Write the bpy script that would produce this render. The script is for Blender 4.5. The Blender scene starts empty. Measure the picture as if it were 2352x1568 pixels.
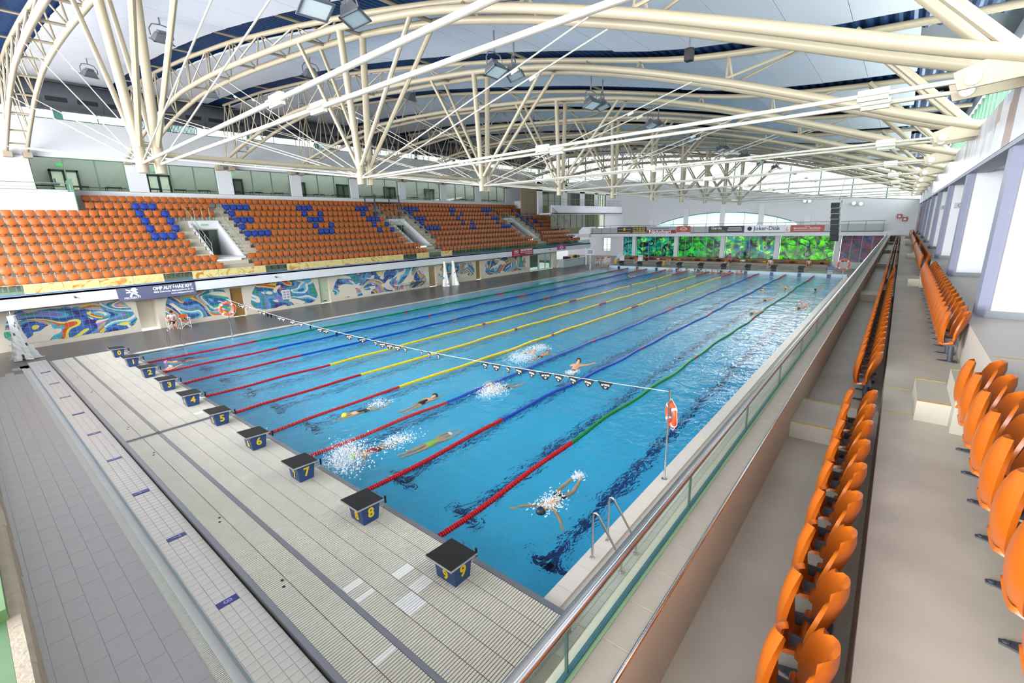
import bpy, math, random
from mathutils import Vector, Matrix, Euler
R = random.Random(7)
S = bpy.context.scene
COL = S.collection
PI = math.pi
# ---------------------------------------------------------------- camera
cam = bpy.data.objects.new('camera', bpy.data.cameras.new('camera')); COL.objects.link(cam)
yaw, pit, rol = math.radians(39.789), math.radians(-14.307), math.radians(-1.506)
fw = Vector((math.cos(pit)*math.cos(yaw), math.cos(pit)*math.sin(yaw), math.sin(pit)))
rt = Vector((math.sin(yaw), -math.cos(yaw), 0)); up = rt.cross(fw)
rt2 = math.cos(rol)*rt + math.sin(rol)*up; up2 = -math.sin(rol)*rt + math.cos(rol)*up
m = Matrix((rt2, up2, -fw)).transposed().to_4x4(); m.translation = (-4.684, -3.58, 5.798)
cam.matrix_world = m
cam.data.sensor_width = 36; cam.data.lens = 36*1054.98/2352; cam.data.clip_start = .05; cam.data.clip_end = 500
S.camera = cam
# ---------------------------------------------------------------- world, lights, exposure
W = bpy.data.worlds.new('world'); S.world = W; W.use_nodes = True
wn = W.node_tree.nodes; wl = W.node_tree.links
bg = wn['Background']; bg.inputs['Strength'].default_value = 2.2
sky = wn.new('ShaderNodeTexSky'); sky.sky_type = 'HOSEK_WILKIE'; sky.turbidity = 6; sky.ground_albedo = .6
sky.sun_direction = (-.4, -.5, .77)
mixw = wn.new('ShaderNodeMix'); mixw.data_type = 'RGBA'; mixw.inputs[0].default_value = .75
wl.new(sky.outputs[0], mixw.inputs[6]); mixw.inputs[7].default_value = (.93, .96, 1, 1)
wl.new(mixw.outputs[2], bg.inputs['Color'])
S.view_settings.view_transform = 'Standard'; S.view_settings.look = 'None'
S.view_settings.gamma = 1; S.view_settings.use_curve_mapping = False; S.view_settings.exposure = 0.3
cy = S.cycles
cy.max_bounces = 7; cy.diffuse_bounces = 3; cy.glossy_bounces = 3; cy.transmission_bounces = 6; cy.transparent_max_bounces = 14; cy.caustics_reflective = False; cy.adaptive_threshold = .02
TMP = bpy.data.scenes.new('scratch')
def evalmesh(o):
    """mesh of a scratch object with its modifiers applied"""
    TMP.collection.objects.link(o)
    with bpy.context.temp_override(scene=TMP, view_layer=TMP.view_layers[0]):
        dg = bpy.context.evaluated_depsgraph_get(); dg.update()
        me = bpy.data.meshes.new_from_object(o.evaluated_get(dg))
    bpy.data.objects.remove(o); return me
def area(name, loc, size, target, watts, col=(1, .98, .95)):
    l = bpy.data.lights.new(name, 'AREA'); l.shape = 'RECTANGLE'; l.size, l.size_y = size; l.energy = watts; l.color = col
    o = bpy.data.objects.new(name, l); COL.objects.link(o); o.location = loc
    o.rotation_euler = (Vector(target)-Vector(loc)).to_track_quat('-Z', 'Y').to_euler()
    return o
# added fill light, unseen behind the camera; daylight at the strip windows of both long sides and of the far gable
area('end_fill_light', (-15.5, 16, 8.0), (44, 11), (12, 16, 1.0), 23000, (.97, .985, 1))
area('right_strip_daylight', (25, -5.7, 8.75), (60, 2.0), (25, 14, 3), 4500)
area('left_strip_daylight', (25, 41.2, 13.55), (60, .8), (25, 10, 4), 2500)
area('gable_daylight', (57.6, 12, 9.6), (26, 2.4), (20, 12, 2), 2200)
# ---------------------------------------------------------------- helpers
def lin(c):
    if isinstance(c, str): c = tuple(int(c[i:i+2], 16)/255 for i in (0, 2, 4))
    return tuple(((x/12.92) if x <= .04045 else ((x+.055)/1.055)**2.4) for x in c)
MATS = {}
def M(name, col='808080', rough=.5, metal=0, var=.08, scale=6, bump=0, bscale=60, spec=.5, coat=0):
    if name in MATS: return MATS[name]
    mt = bpy.data.materials.new(name); mt.use_nodes = True; nt = mt.node_tree; p = nt.nodes['Principled BSDF']
    c = lin(col)
    p.inputs['Roughness'].default_value = rough; p.inputs['Metallic'].default_value = metal
    p.inputs['Specular IOR Level'].default_value = spec; p.inputs['Coat Weight'].default_value = coat
    tc = nt.nodes.new('ShaderNodeTexCoord')
    n = nt.nodes.new('ShaderNodeTexNoise'); n.inputs['Scale'].default_value = scale; n.inputs['Detail'].default_value = 4
    nt.links.new(tc.outputs['Object'], n.inputs['Vector'])
    mx = nt.nodes.new('ShaderNodeMix'); mx.data_type = 'RGBA'
    mx.inputs[6].default_value = tuple(max(0, x*(1-var)) for x in c)+(1,)
    mx.inputs[7].default_value = tuple(min(1, x*(1+var)) for x in c)+(1,)
    nt.links.new(n.outputs['Fac'], mx.inputs[0]); nt.links.new(mx.outputs[2], p.inputs['Base Color'])
    if bump:
        n2 = nt.nodes.new('ShaderNodeTexNoise'); n2.inputs['Scale'].default_value = bscale; n2.inputs['Detail'].default_value = 3
        nt.links.new(tc.outputs['Object'], n2.inputs['Vector'])
        b = nt.nodes.new('ShaderNodeBump'); b.inputs['Strength'].default_value = bump; b.inputs['Distance'].default_value = .01
        nt.links.new(n2.outputs['Fac'], b.inputs['Height']); nt.links.new(b.outputs[0], p.inputs['Normal'])
    MATS[name] = mt; return mt
def emit(name, col, st):
    if name in MATS: return MATS[name]
    mt = M(name, col, .4); p = mt.node_tree.nodes['Principled BSDF']
    p.inputs['Emission Color'].default_value = lin(col)+(1,); p.inputs['Emission Strength'].default_value = st
    return mt
def glass(name, col='e8f4ee', refl=1.0, rough=.01, ior=1.45, wave=0):
    """thin sheet: tinted see-through plus fresnel mirror"""
    if name in MATS: return MATS[name]
    mt = bpy.data.materials.new(name); mt.use_nodes = True; nt = mt.node_tree; nt.nodes.remove(nt.nodes['Principled BSDF'])
    out = nt.nodes['Material Output']; t = nt.nodes.new('ShaderNodeBsdfTransparent'); t.inputs[0].default_value = lin(col)+(1,)
    g = nt.nodes.new('ShaderNodeBsdfGlossy'); g.inputs['Roughness'].default_value = rough
    f = nt.nodes.new('ShaderNodeFresnel'); ge = nt.nodes.new('ShaderNodeNewGeometry'); mi = nt.nodes.new('ShaderNodeMix'); mi.inputs[2].default_value = ior; mi.inputs[3].default_value = 1/ior
    nt.links.new(ge.outputs['Backfacing'], mi.inputs[0]); nt.links.new(mi.outputs[0], f.inputs[0])
    mu = nt.nodes.new('ShaderNodeMath'); mu.operation = 'MULTIPLY'; mu.inputs[1].default_value = refl; mu.use_clamp = True
    nt.links.new(f.outputs[0], mu.inputs[0])
    mx = nt.nodes.new('ShaderNodeMixShader'); nt.links.new(mu.outputs[0], mx.inputs[0])
    nt.links.new(t.outputs[0], mx.inputs[1]); nt.links.new(g.outputs[0], mx.inputs[2]); nt.links.new(mx.outputs[0], out.inputs[0])
    if wave:
        tc = nt.nodes.new('ShaderNodeTexCoord'); n = nt.nodes.new('ShaderNodeTexNoise'); n.inputs['Scale'].default_value = wave
        nt.links.new(tc.outputs['Object'], n.inputs['Vector']); b = nt.nodes.new('ShaderNodeBump'); b.inputs['Strength'].default_value = .4
        nt.links.new(n.outputs[0], b.inputs['Height']); nt.links.new(b.outputs[0], g.inputs['Normal'])
    MATS[name] = mt; return mt
def V(*a): return Vector(a if len(a) > 1 else a[0])
class MB:
    def __init__(s): s.v = []; s.f = []; s.mi = []; s.cur = 0
    def add(s, vs, fs):
        o = len(s.v); s.v += [tuple(p) for p in vs]; s.f += [tuple(i+o for i in f) for f in fs]; s.mi += [s.cur]*len(fs); return s
    def box(s, x0, x1, y0, y1, z0, z1):
        if x0 > x1: x0, x1 = x1, x0
        if y0 > y1: y0, y1 = y1, y0
        if z0 > z1: z0, z1 = z1, z0
        return s.add([(x0,y0,z0),(x1,y0,z0),(x1,y1,z0),(x0,y1,z0),(x0,y0,z1),(x1,y0,z1),(x1,y1,z1),(x0,y1,z1)],
                     [(0,3,2,1),(4,5,6,7),(0,1,5,4),(1,2,6,5),(2,3,7,6),(3,0,4,7)])
    def bbox(s, x0, x1, y0, y1, z0, z1, b=.01):
        """box with a chamfered outline (top and bottom edges cut)"""
        vs = []; fs = []
        for z, i in ((z0, b), (z0+b, 0), (z1-b, 0), (z1, b)):
            vs += [(x0+i,y0+i,z),(x1-i,y0+i,z),(x1-i,y1-i,z),(x0+i,y1-i,z)]
        for l in range(3):
            for k in range(4): fs.append((l*4+k, l*4+(k+1) % 4, l*4+4+(k+1) % 4, l*4+4+k))
        fs += [(3,2,1,0), (12,13,14,15)]; return s.add(vs, fs)
    def frame(s, d):
        d = d.normalized(); a = Vector((0,0,1)) if abs(d.z) < .9 else Vector((1,0,0))
        u = d.cross(a).normalized(); return u, u.cross(d).normalized()   # u, w with u x w = -d..
    def tube(s, p, q, r, n=8, r2=None, caps=True):
        p, q = V(p), V(q); r2 = r if r2 is None else r2; u, w = s.frame(q-p); vs = []; fs = []
        for c, rr in ((p, r), (q, r2)):
            for i in range(n):
                a = 2*PI*i/n; vs.append(c+rr*(math.cos(a)*u+math.sin(a)*w))
        for i in range(n): fs.append((i, n+i, n+(i+1) % n, (i+1) % n))
        if caps: fs += [tuple(range(n)), tuple(range(2*n-1, n-1, -1))]
        return s.add(vs, fs)
    def path(s, pts, r, n=8, closed=False):
        pts = [V(p) for p in pts]; k = len(pts); rr = r if isinstance(r, (list, tuple)) else [r]*k; vs = []; fs = []; u0 = None
        for i, p in enumerate(pts):
            a = pts[(i-1) % k] if (closed or i > 0) else p; b = pts[(i+1) % k] if (closed or i < k-1) else p
            d = (b-a).normalized()
            if u0 is None: u, w = s.frame(d)
            else:
                u = u0-d*u0.dot(d); u = u.normalized() if u.length > 1e-6 else s.frame(d)[0]; w = u.cross(d).normalized()
            u0 = u
            for j in range(n):
                t = 2*PI*j/n; vs.append(p+rr[i]*(math.cos(t)*u+math.sin(t)*w))
        for i in range(k if closed else k-1):
            A = i*n; B = ((i+1) % k)*n
            for j in range(n): fs.append((A+j, B+j, B+(j+1) % n, A+(j+1) % n))
        if not closed: fs += [tuple(range(n)), tuple(range(k*n-1, (k-1)*n-1, -1))]
        return s.add(vs, fs)
    def lathe(s, prof, n=16, mat=None):
        """profile (r,z) about z, transformed by mat"""
        vs = []; fs = []; k = len(prof)
        for r, z in prof:
            for i in range(n):
                a = 2*PI*i/n; p = Vector((r*math.cos(a), r*math.sin(a), z)); vs.append(mat @ p if mat else p)
        for j in range(k-1):
            for i in range(n): fs.append((j*n+i, j*n+(i+1) % n, (j+1)*n+(i+1) % n, (j+1)*n+i))
        fs += [tuple(range(n-1, -1, -1)), tuple(range((k-1)*n, k*n))]
        return s.add(vs, fs)
    def sphere(s, c, r, n=12, m=8, sc=(1,1,1), rot=None, half=None):
        vs = []; fs = []; c = V(c); lo = -PI/2 if half is None else half
        for j in range(m+1):
            t = lo+(PI/2-lo)*j/m
            for i in range(n):
                a = 2*PI*i/n; p = Vector((r*sc[0]*math.cos(t)*math.cos(a), r*sc[1]*math.cos(t)*math.sin(a), r*sc[2]*math.sin(t)))
                vs.append(c+(rot @ p if rot else p))
        for j in range(m):
            for i in range(n): fs.append((j*n+i, j*n+(i+1) % n, (j+1)*n+(i+1) % n, (j+1)*n+i))
        return s.add(vs, fs)
    def prism(s, poly, O, U, Wv, N, t):
        """2D polygon in plane O + a U + b W extruded by t along N"""
        O, U, Wv, N = V(O), V(U), V(Wv), V(N); k = len(poly)
        a = [O+x*U+y*Wv for x, y in poly]; b = [p+N*t for p in a]
        return s.add(a+b, [tuple(range(k-1, -1, -1)), tuple(range(k, 2*k))]+[(i, (i+1) % k, k+(i+1) % k, k+i) for i in range(k)])
    def obox(s, c, dx, dy, dz):
        c, dx, dy, dz = V(c), V(dx), V(dy), V(dz)
        vs = [c+a*dx+b*dy+e*dz for e in (-1, 1) for a, b in ((-1,-1),(1,-1),(1,1),(-1,1))]
        return s.add(vs, [(0,3,2,1),(4,5,6,7),(0,1,5,4),(1,2,6,5),(2,3,7,6),(3,0,4,7)])
    def shell(s, P, t):
        """grid P[i][j] of points thickened by t along averaged normals"""
        P = [[V(p) for p in r] for r in P]; a, b = len(P), len(P[0]); N = []
        for i in range(a):
            r = []
            for j in range(b):
                du = P[min(i+1, a-1)][j]-P[max(i-1, 0)][j]; dv = P[i][min(j+1, b-1)]-P[i][max(j-1, 0)]
                n = du.cross(dv); r.append(n.normalized() if n.length > 1e-9 else Vector((0,0,1)))
            N.append(r)
        f = [P[i][j]+N[i][j]*t/2 for i in range(a) for j in range(b)]; k = [P[i][j]-N[i][j]*t/2 for i in range(a) for j in range(b)]
        n = a*b; fs = []
        for i in range(a-1):
            for j in range(b-1):
                q = (i*b+j, (i+1)*b+j, (i+1)*b+j+1, i*b+j+1); fs.append(q); fs.append(tuple(n+x for x in reversed(q)))
        rim = [i*b for i in range(a)]+[(a-1)*b+j for j in range(1, b)]+[i*b+b-1 for i in range(a-2, -1, -1)]+[j for j in range(b-2, 0, -1)]
        for i in range(len(rim)):
            x, y = rim[i], rim[(i+1) % len(rim)]; fs.append((x, n+x, n+y, y))
        return s.add(f+k, fs)
    def mesh(s, name, mats, smooth=False, off=(0,0,0)):
        me = bpy.data.meshes.new(name)
        o = off
        me.from_pydata([(v[0]-o[0], v[1]-o[1], v[2]-o[2]) for v in s.v], [], s.f)
        for x in (mats if isinstance(mats, (list, tuple)) else [mats]): me.materials.append(x)
        if any(s.mi): me.polygons.foreach_set('material_index', s.mi)
        if smooth:
            me.polygons.foreach_set('use_smooth', [True]*len(me.polygons))
            try: me.set_sharp_from_angle(angle=math.radians(45 if smooth is True else smooth))
            except Exception: pass
        me.update(); return me
    def build(s, name, mats, parent=None, smooth=False, o=None, local=False):
        """link as one object; world coordinates are moved to the parent's or the given origin"""
        if local: off = (0,0,0)
        elif parent is not None: off = worldloc(parent)
        else: off = o or (0,0,0)
        ob = bpy.data.objects.new(name, s.mesh(name, mats, smooth, off)); COL.objects.link(ob)
        if parent is not None: ob.parent = parent
        elif o: ob.location = o
        return ob
def worldloc(o):
    p = Vector(o.location)
    while o.parent: o = o.parent; p += Vector(o.location)
    return p
def tag(o, label=None, cat=None, group=None, kind=None):
    if label: o['label'] = label
    if cat: o['category'] = cat
    if group: o['group'] = group
    if kind: o['kind'] = kind
    return o
def thing(name, label, cat, loc=(0,0,0), group=None, rz=0, kind=None):
    o = bpy.data.objects.new(name, None); COL.objects.link(o); o.location = loc; o.rotation_euler = (0,0,rz)
    o.empty_display_size = .2
    return tag(o, label, cat, group, kind)
def struct(o, label=None): o['kind'] = 'structure'; return tag(o, label)
def inst(name, me, parent=None, loc=(0,0,0), rot=None):
    o = bpy.data.objects.new(name, me); COL.objects.link(o); o.location = loc
    if parent: o.parent = parent
    if rot: o.rotation_euler = rot
    return o
FONTC = {}
def textmesh(txt, size, mat, depth=.004, bold=0, align='CENTER', shear=0, spacing=1):
    c = bpy.data.curves.new('lettering', 'FONT'); c.body = txt; c.size = size; c.extrude = depth; c.align_x = align; c.align_y = 'CENTER'
    c.offset = bold; c.resolution_u = 3; c.shear = shear; c.space_character = spacing
    o = bpy.data.objects.new('lettering', c); me = evalmesh(o); bpy.data.curves.remove(c)
    me.materials.clear(); me.materials.append(mat); return me
def textobj(txt, size, mat, O, U, Wv, parent=None, bold=0, name='lettering', align='CENTER', width=None, shear=0, local=False):
    """lettering on a plane: origin O, reading direction U, up W"""
    me = textmesh(txt, size, mat, .004, bold, align, shear)
    U, Wv = V(U).normalized(), V(Wv).normalized(); N = U.cross(Wv)
    sx = 1
    if width:
        xs = [v.co.x for v in me.vertices]; sx = width/max(1e-6, max(xs)-min(xs))
    O = V(O)-(worldloc(parent) if (parent and not local) else Vector((0,0,0)))
    me.transform(Matrix(((U.x*sx, Wv.x, N.x, O.x), (U.y*sx, Wv.y, N.y, O.y), (U.z*sx, Wv.z, N.z, O.z), (0,0,0,1))))
    o = bpy.data.objects.new(name, me); COL.objects.link(o)
    if parent: o.parent = parent
    return o
NUM = ['zeroth','first','second','third','fourth','fifth','sixth','seventh','eighth','ninth','tenth','eleventh','twelfth','thirteenth','fourteenth','fifteenth',
 'sixteenth','seventeenth','eighteenth','nineteenth','twentieth']
def nth(i):
    if i <= 20: return NUM[i]
    t = ['','','twenty','thirty','forty','fifty','sixty','seventy','eighty','ninety']
    if i % 10 == 0: return t[i//10][:-1]+'ieth'
    return t[i//10]+'-'+NUM[i % 10]
WD = ['zero','one','two','three','four','five','six','seven','eight','nine','ten','eleven','twelve']
def interp(tab, y):
    if y <= tab[0][0]: return tab[0][1]
    for (a, b), (c, d) in zip(tab, tab[1:]):
        if y <= c: return b+(d-b)*(y-a)/(c-a)
    return tab[-1][1]
# ---------------------------------------------------------------- palette
cream = M('cream_painted_steel', 'a0957f', .38, 0, .05, 2)
white = M('white_plaster', 'cdcfd3', .8, 0, .03, 1.5, .05, 40)
whitew = M('white_paint', 'd3d5da', .6, 0, .02)
greyp = M('grey_paint', '9a9dab', .55, 0, .04)
conc = M('beige_concrete', 'aca497', .42, 0, .5, 1.1, .12, 18)
concd = M('stand_concrete', 'a9a294', .7, 0, .12, 2, .1, 20)
plaster = M('beige_plaster', 'c2b5a0', .75, 0, .12, 1.6, .15, 30)
tilebe = M('taupe_tile', 'a3958b', .4, 0, .07, 9)
steel = M('brushed_steel', 'b9babd', .22, 1, .05, 12)
chrome = M('polished_steel', 'd0d2d4', .12, 1, .03)
dgrey = M('dark_grey_metal', '4a4d54', .5, .3, .1)
yellowl = M('yellow_line_paint', 'b99a3c', .6, 0, .2, 14)
orange = M('orange_plastic', 'b0570f', .3, 0, .04, 3, 0, 60, .5)
orange2 = M('orange_plastic_faded', 'a5561f', .36, 0, .06, 2)
bluep = M('blue_plastic', '1c3488', .35, 0, .06, 2)
navy = M('navy_paint', '27497f', .4, 0, .08, 8)
blackg = M('black_grit', '101114', .85, 0, .3, 60, .3, 300)
yellown = M('yellow_number', 'f0cf1f', .5, 0, .04)
tilegrey = M('grey_deck_tile', 'a7a5a8', .38, 0, .07, 3, .05, 80)
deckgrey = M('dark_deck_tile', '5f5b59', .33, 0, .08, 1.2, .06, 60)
grout = M('grout', '9d9c9f', .6)
offw = M('offwhite_tile', 'cfcac6', .3, 0, .05, 5)
plank = M('ivory_grating', 'd0cbc0', .5, 0, .12, 1.3)
rail_g = M('grey_rail_metal', '8b8d96', .35, .6, .06)
greenf = M('green_frame_paint', '55745f', .45, 0, .06)
black = M('black_rubber', '0c0d0f', .6)
skin_m = M('skin', 'c98e6c', .5, 0, .06, 9)
skin2 = M('wet_skin', 'd2a07c', .3, 0, .05, 9)
# ================================================================ POOL
def nodes(name):
    mt = bpy.data.materials.new(name); mt.use_nodes = True; MATS[name] = mt
    return mt, mt.node_tree, mt.node_tree.nodes['Principled BSDF']
def tilemat(name, c1, c2, cm, w, h, rough=.25, mortar=.004, off=0.0, var=.1):
    """fine mosaic seen as a surface (pieces too small to tell apart)"""
    mt, nt, p = nodes(name); tc = nt.nodes.new('ShaderNodeTexCoord'); b = nt.nodes.new('ShaderNodeTexBrick')
    b.inputs['Color1'].default_value = lin(c1)+(1,); b.inputs['Color2'].default_value = lin(c2)+(1,); b.inputs['Mortar'].default_value = lin(cm)+(1,)
    b.inputs['Scale'].default_value = 1; b.inputs['Brick Width'].default_value = w; b.inputs['Row Height'].default_value = h
    b.inputs['Mortar Size'].default_value = mortar; b.offset = off
    nt.links.new(tc.outputs['Object'], b.inputs['Vector'])
    n = nt.nodes.new('ShaderNodeTexNoise'); n.inputs['Scale'].default_value = .7; nt.links.new(tc.outputs['Object'], n.inputs['Vector'])
    mx = nt.nodes.new('ShaderNodeMix'); mx.data_type = 'RGBA'; mx.blend_type = 'MULTIPLY'; mx.inputs[0].default_value = var*2
    nt.links.new(b.outputs['Color'], mx.inputs[6]); nt.links.new(n.outputs['Fac'], mx.inputs[7]); nt.links.new(mx.outputs[2], p.inputs['Base Color'])
    p.inputs['Roughness'].default_value = rough; return mt
pooltile = tilemat('pale_blue_pool_tile', '4ad0ff', '42cafc', '74daff', .25, .125, .3, .006)
navytile = M('navy_pool_tile', '0d2f74', .3, 0, .1, 6)
# basin
st = struct
b = MB(); b.box(-.02, 50.02, -.02, 25.02, -2.3, -2.1); st(b.build('pool_floor', pooltile))
b = MB(); b.box(-.0, 50, -.25, 0, -2.1, -.03); st(b.build('pool_wall', pooltile))
b = MB(); b.box(0, 50, 25, 25.25, -2.1, -.03); st(b.build('pool_wall', pooltile))
b = MB(); b.box(-.3, -.1, 0, 25, -2.1, .1); st(b.build('pool_wall', pooltile))
paleb = M('pale_blue_ledge', 'b9d6ea', .35, 0, .06, 2)
b = MB(); b.box(50, 50.3, -.2, 25.2, -2.1, .28); st(b.build('pool_wall', M('far_wall_tile', 'c3dbe8', .35)))
for k in range(10):
    y = 1.25+2.5*(9-k)
    b = MB(); b.box(2.0, 48, y-.125, y+.125, -2.1, -2.094); b.box(2.0, 2.25, y-.5, y+.5, -2.1, -2.094); b.box(47.75, 48, y-.5, y+.5, -2.1, -2.094)
    tag(b.build('lane_line', navytile, o=(25, y, -2.1)), 'dark navy T-ended lane line on the pool floor of lane %s' % WD[k], 'lane line', 'lane lines on the pool floor')
    b = MB(); b.box(49.975, 49.995, y-.16, y+.16, -1.2, .24)
    tag(b.build('wall_target', navytile, o=(50, y, .2)), 'navy tiled strip on the far pool wall at the end of lane %s' % WD[k], 'wall strip', 'navy strips on the far pool wall')
# water
mt, nt, p = nodes('pool_water')
p.inputs['Base Color'].default_value = (.7, .96, 1, 1); p.inputs['Roughness'].default_value = .015; p.inputs['IOR'].default_value = 1.33
p.inputs['Transmission Weight'].default_value = 1
tc = nt.nodes.new('ShaderNodeTexCoord'); prev = None
for sc, det, stg, dist, mp in ((.55, 2, .5, .24, (1, 1, 1)), (2.4, 3, .55, .10, (1, 1.35, 1)), (8, 2, .45, .022, (1, 1.5, 1))):
    mpn = nt.nodes.new('ShaderNodeMapping'); mpn.inputs['Scale'].default_value = mp; nt.links.new(tc.outputs['Object'], mpn.inputs['Vector'])
    n = nt.nodes.new('ShaderNodeTexNoise'); n.inputs['Scale'].default_value = sc; n.inputs['Detail'].default_value = det; n.inputs['Distortion'].default_value = .6
    nt.links.new(mpn.outputs[0], n.inputs['Vector'])
    bb = nt.nodes.new('ShaderNodeBump'); bb.inputs['Strength'].default_value = stg; bb.inputs['Distance'].default_value = dist
    nt.links.new(n.outputs['Fac'], bb.inputs['Height'])
    if prev: nt.links.new(prev.outputs[0], bb.inputs['Normal'])
    prev = bb
nt.links.new(prev.outputs[0], p.inputs['Normal'])
b = MB(); b.add([(-.1, 0, 0), (50, 0, 0), (50, 25, 0), (-.1, 25, 0)], [(0, 1, 2, 3)])
tag(b.build('pool_water', mt), 'rippled clear blue water filling the swimming pool', 'water', kind='stuff')
# ---------------------------------------------------------------- decks
b = MB(); b.box(-14, -3.57, -2.6, 31.6, -.4, -.004)
fl = st(b.build('floor', grout)); tm = MB(); tm.bbox(-.1325, .1325, -.2975, .2975, -.012, 0, .002); tm = tm.mesh('floor_tile', tilegrey)
for i in range(7):
    for j in range(43):
        inst('floor_tile', tm, fl, (-3.705-.27*i, 1.3+.6*j+(.3 if i % 2 else 0), R.uniform(-.0004, .0004)))
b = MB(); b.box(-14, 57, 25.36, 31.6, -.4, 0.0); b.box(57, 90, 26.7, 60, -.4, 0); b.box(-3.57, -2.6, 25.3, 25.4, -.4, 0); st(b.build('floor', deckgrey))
b = MB(); b.box(-3.57, -2.68, -2.6, 27, -.4, .0); st(b.build('floor', offw))
b = MB(); b.box(50.3, 56.5, -2.6, 26.7, -.4, .28); st(b.build('floor', M('far_deck_tile', '8f8a84', .35, 0, .06)))
b = MB(); b.box(-2.68, 56.5, -2.6, -.44, -.4, 0); st(b.build('floor', M('deck_mortar', 'b5b0a6', .6)))
# left and right coping
cop = M('pale_coping', 'cfcac2', .4, 0, .06, 3)
b = MB(); b.box(-.2, 50.3, 25, 25.36, -.3, .02); st(b.build('coping', cop))
b = MB()
for i in range(84): b.box(i*.6+.003, i*.6+.597, -.30, 0, -.3, .03)
st(b.build('coping', M('pale_stone_coping', 'd4cdc6', .35, 0, .06, 3)))
b = MB(); b.box(-.2, 50.3, -.44, -.30, -.3, -.005); st(b.build('coping_step', M('coping_groove', 'bdb6ad', .5)))
def grate(name, x0, x1, y0, y1, z, pitch, bar, along, mat, parent=None):
    g = MB(); n = int(((x1-x0) if along == 'y' else (y1-y0))/pitch)
    for i in range(n):
        if along == 'y': g.box(x0+i*pitch, x0+i*pitch+bar, y0, y1, z-.02, z)
        else: g.box(x0, x1, y0+i*pitch, y0+i*pitch+bar, z-.02, z)
    o = g.build(name, mat, parent); o['kind'] = 'stuff'; return o
gw = M('white_drain_grate', 'd8d8d2', .5, 0, .05)
dark = M('drain_shadow', '3a3c3c', .8)
def drain(x0, x1, y0, y1, z, along, label, pitch=.03, bar=.019):
    t = thing('drain_channel', label, 'drain', ((x0+x1)/2, (y0+y1)/2, z-.02))
    g = MB(); g.box(x0, x1, y0, y1, z-.03, z-.018); g.build('channel', dark, t)
    grate('grating_bars', x0, x1, y0, y1, z+.004, pitch, bar, along, gw, t)
drain(0, 50, -.68, -.45, .012, 'y', 'white slatted overflow drain along the near side pool edge')
drain(0, 50, -1.12, -.92, .012, 'y', 'white slatted drain at the foot of the near stand wall')
drain(-3.56, -3.43, -2, 26.4, .01, 'x', 'white slatted drain between the grey tiles and the pale end ledge', .032, .02)
tm = MB(); tm.bbox(-.146, .146, -.056, .056, -.01, .012, .003); tm = tm.mesh('deck_tile', offw)
par = st(MB().box(-.6, 50, -.92, -.68, -.2, .003).build('deck_strip', M('pale_grout', 'b8b0a4', .8)))
for i in range(60):
    for j in (0, 1): inst('deck_tile', tm, par, (-.3+.3*i+.15*j, -.742-.117*j, 0))
# end ledge behind the bulkhead with square tiles and lane number tiles
led = thing('end_ledge', 'low pale tiled ledge with blue lane number tiles behind the bulkhead', 'ledge', (-3, 12.5, 0))
b = MB(); b.box(-3.30, -2.70, -.8, 26.6, -.1, .188); b.box(-3.43, -3.30, -.8, 26.2, -.1, .02); b.build('body', M('white_grout', 'd9d9d9', .7), led)
b = MB(); b.box(-3.304, -3.30, -.8, 26.6, .02, .19); b.build('face', paleb, led)
tl = MB(); tl.bbox(-.072, .072, -.072, .072, -.02, 0, .003); tlm = tl.mesh('tile', offw); cnt = 0; rest = MB()
for j in range(182):
    y = -.75+.15*j
    for i in range(4):
        x = -3.222+.15*i
        lane = [k for k in range(10) if abs(1.25+2.5*(9-k)-y-.02) < .075]
        if lane and i in (1, 2): continue
        if y > 1.2 and cnt < 290: cnt += 1; inst('tile', tlm, led, (x+3, y-12.5, .2))
        else: rest.box(x-.072, x+.072, y-.072, y+.072, .18, .2)
rest.build('tiling', offw, led)['kind'] = 'stuff'
nblue = M('lane_number_tile', '2b2a7c', .3); nlite = M('lane_number_glaze', '8b93d6', .3)
for k in range(10):
    y = 1.25+2.5*(9-k); b = MB(); b.bbox(-3.145, -2.85, y-.075, y+.075, .18, .203, .003); b.build('number_tile', nblue, led)
    textobj(str(k), .17, nlite, (-3.0, y, .205), (0, -1, 0), (1.6, 0, 0), led, .003, 'number')
# ---------------------------------------------------------------- bulkhead
bk = thing('bulkhead', 'long ivory grating platform carrying the starting blocks', 'platform', (-1.3, 12.4, 0))
sideb = M('pale_aqua_slats', 'b4dedd', .4)
b = MB(); b.box(-2.62, -.04, -.6, 25.55, -.1, .27); b.build('core', M('platform_core', '57554d', .8), bk)
b = MB(); b.box(-.1, 0, -.66, 25.6, -.9, .305); b.build('front_rail', rail_g, bk)
b = MB(); b.box(-2.68, -2.6, -.66, 25.6, 0, .305); b.build('back_rail', rail_g, bk)
b = MB(); b.box(-1.90, -1.82, -.6, 25.55, .1, .302); b.build('joint_strip', rail_g, bk)
b = MB(); b.box(-2.6, -.1, -.66, -.57, .2, .305); b.build('end_rail', rail_g, bk)
b = MB(); b.box(-2.6, -.1, 11.86, 11.93, .1, .302); b.box(-2.6, -.1, 11.99, 12.06, .1, .302); b.build('cross_joint', rail_g, bk)
b = MB()
for i in range(60): b.box(-2.6+.042*i, -2.575+.042*i, -.655, -.63, .02, .2)
b.box(-2.62, -.08, -.63, -.6, .0, .22); b.build('side_slats', sideb, bk)
seams = [-.1, -.44, -.79, -1.14, -1.48, -1.82, None, -1.90, -2.25, -2.6]
for a, c in zip(seams, seams[1:]):
    if a is None or c is None: continue
    g = MB(); y = -.56; i = 0
    while y < 25.5:
        if not 11.84 < y+.015 < 12.07: g.box(c+.006, a-.006, y, y+.032, .28, .30)
        y += .046
    o = g.build('grating_plank', plank, bk); o['kind'] = 'stuff'
pw = M('new_white_plank', 'e9e9ea', .45, 0, .03)
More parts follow.
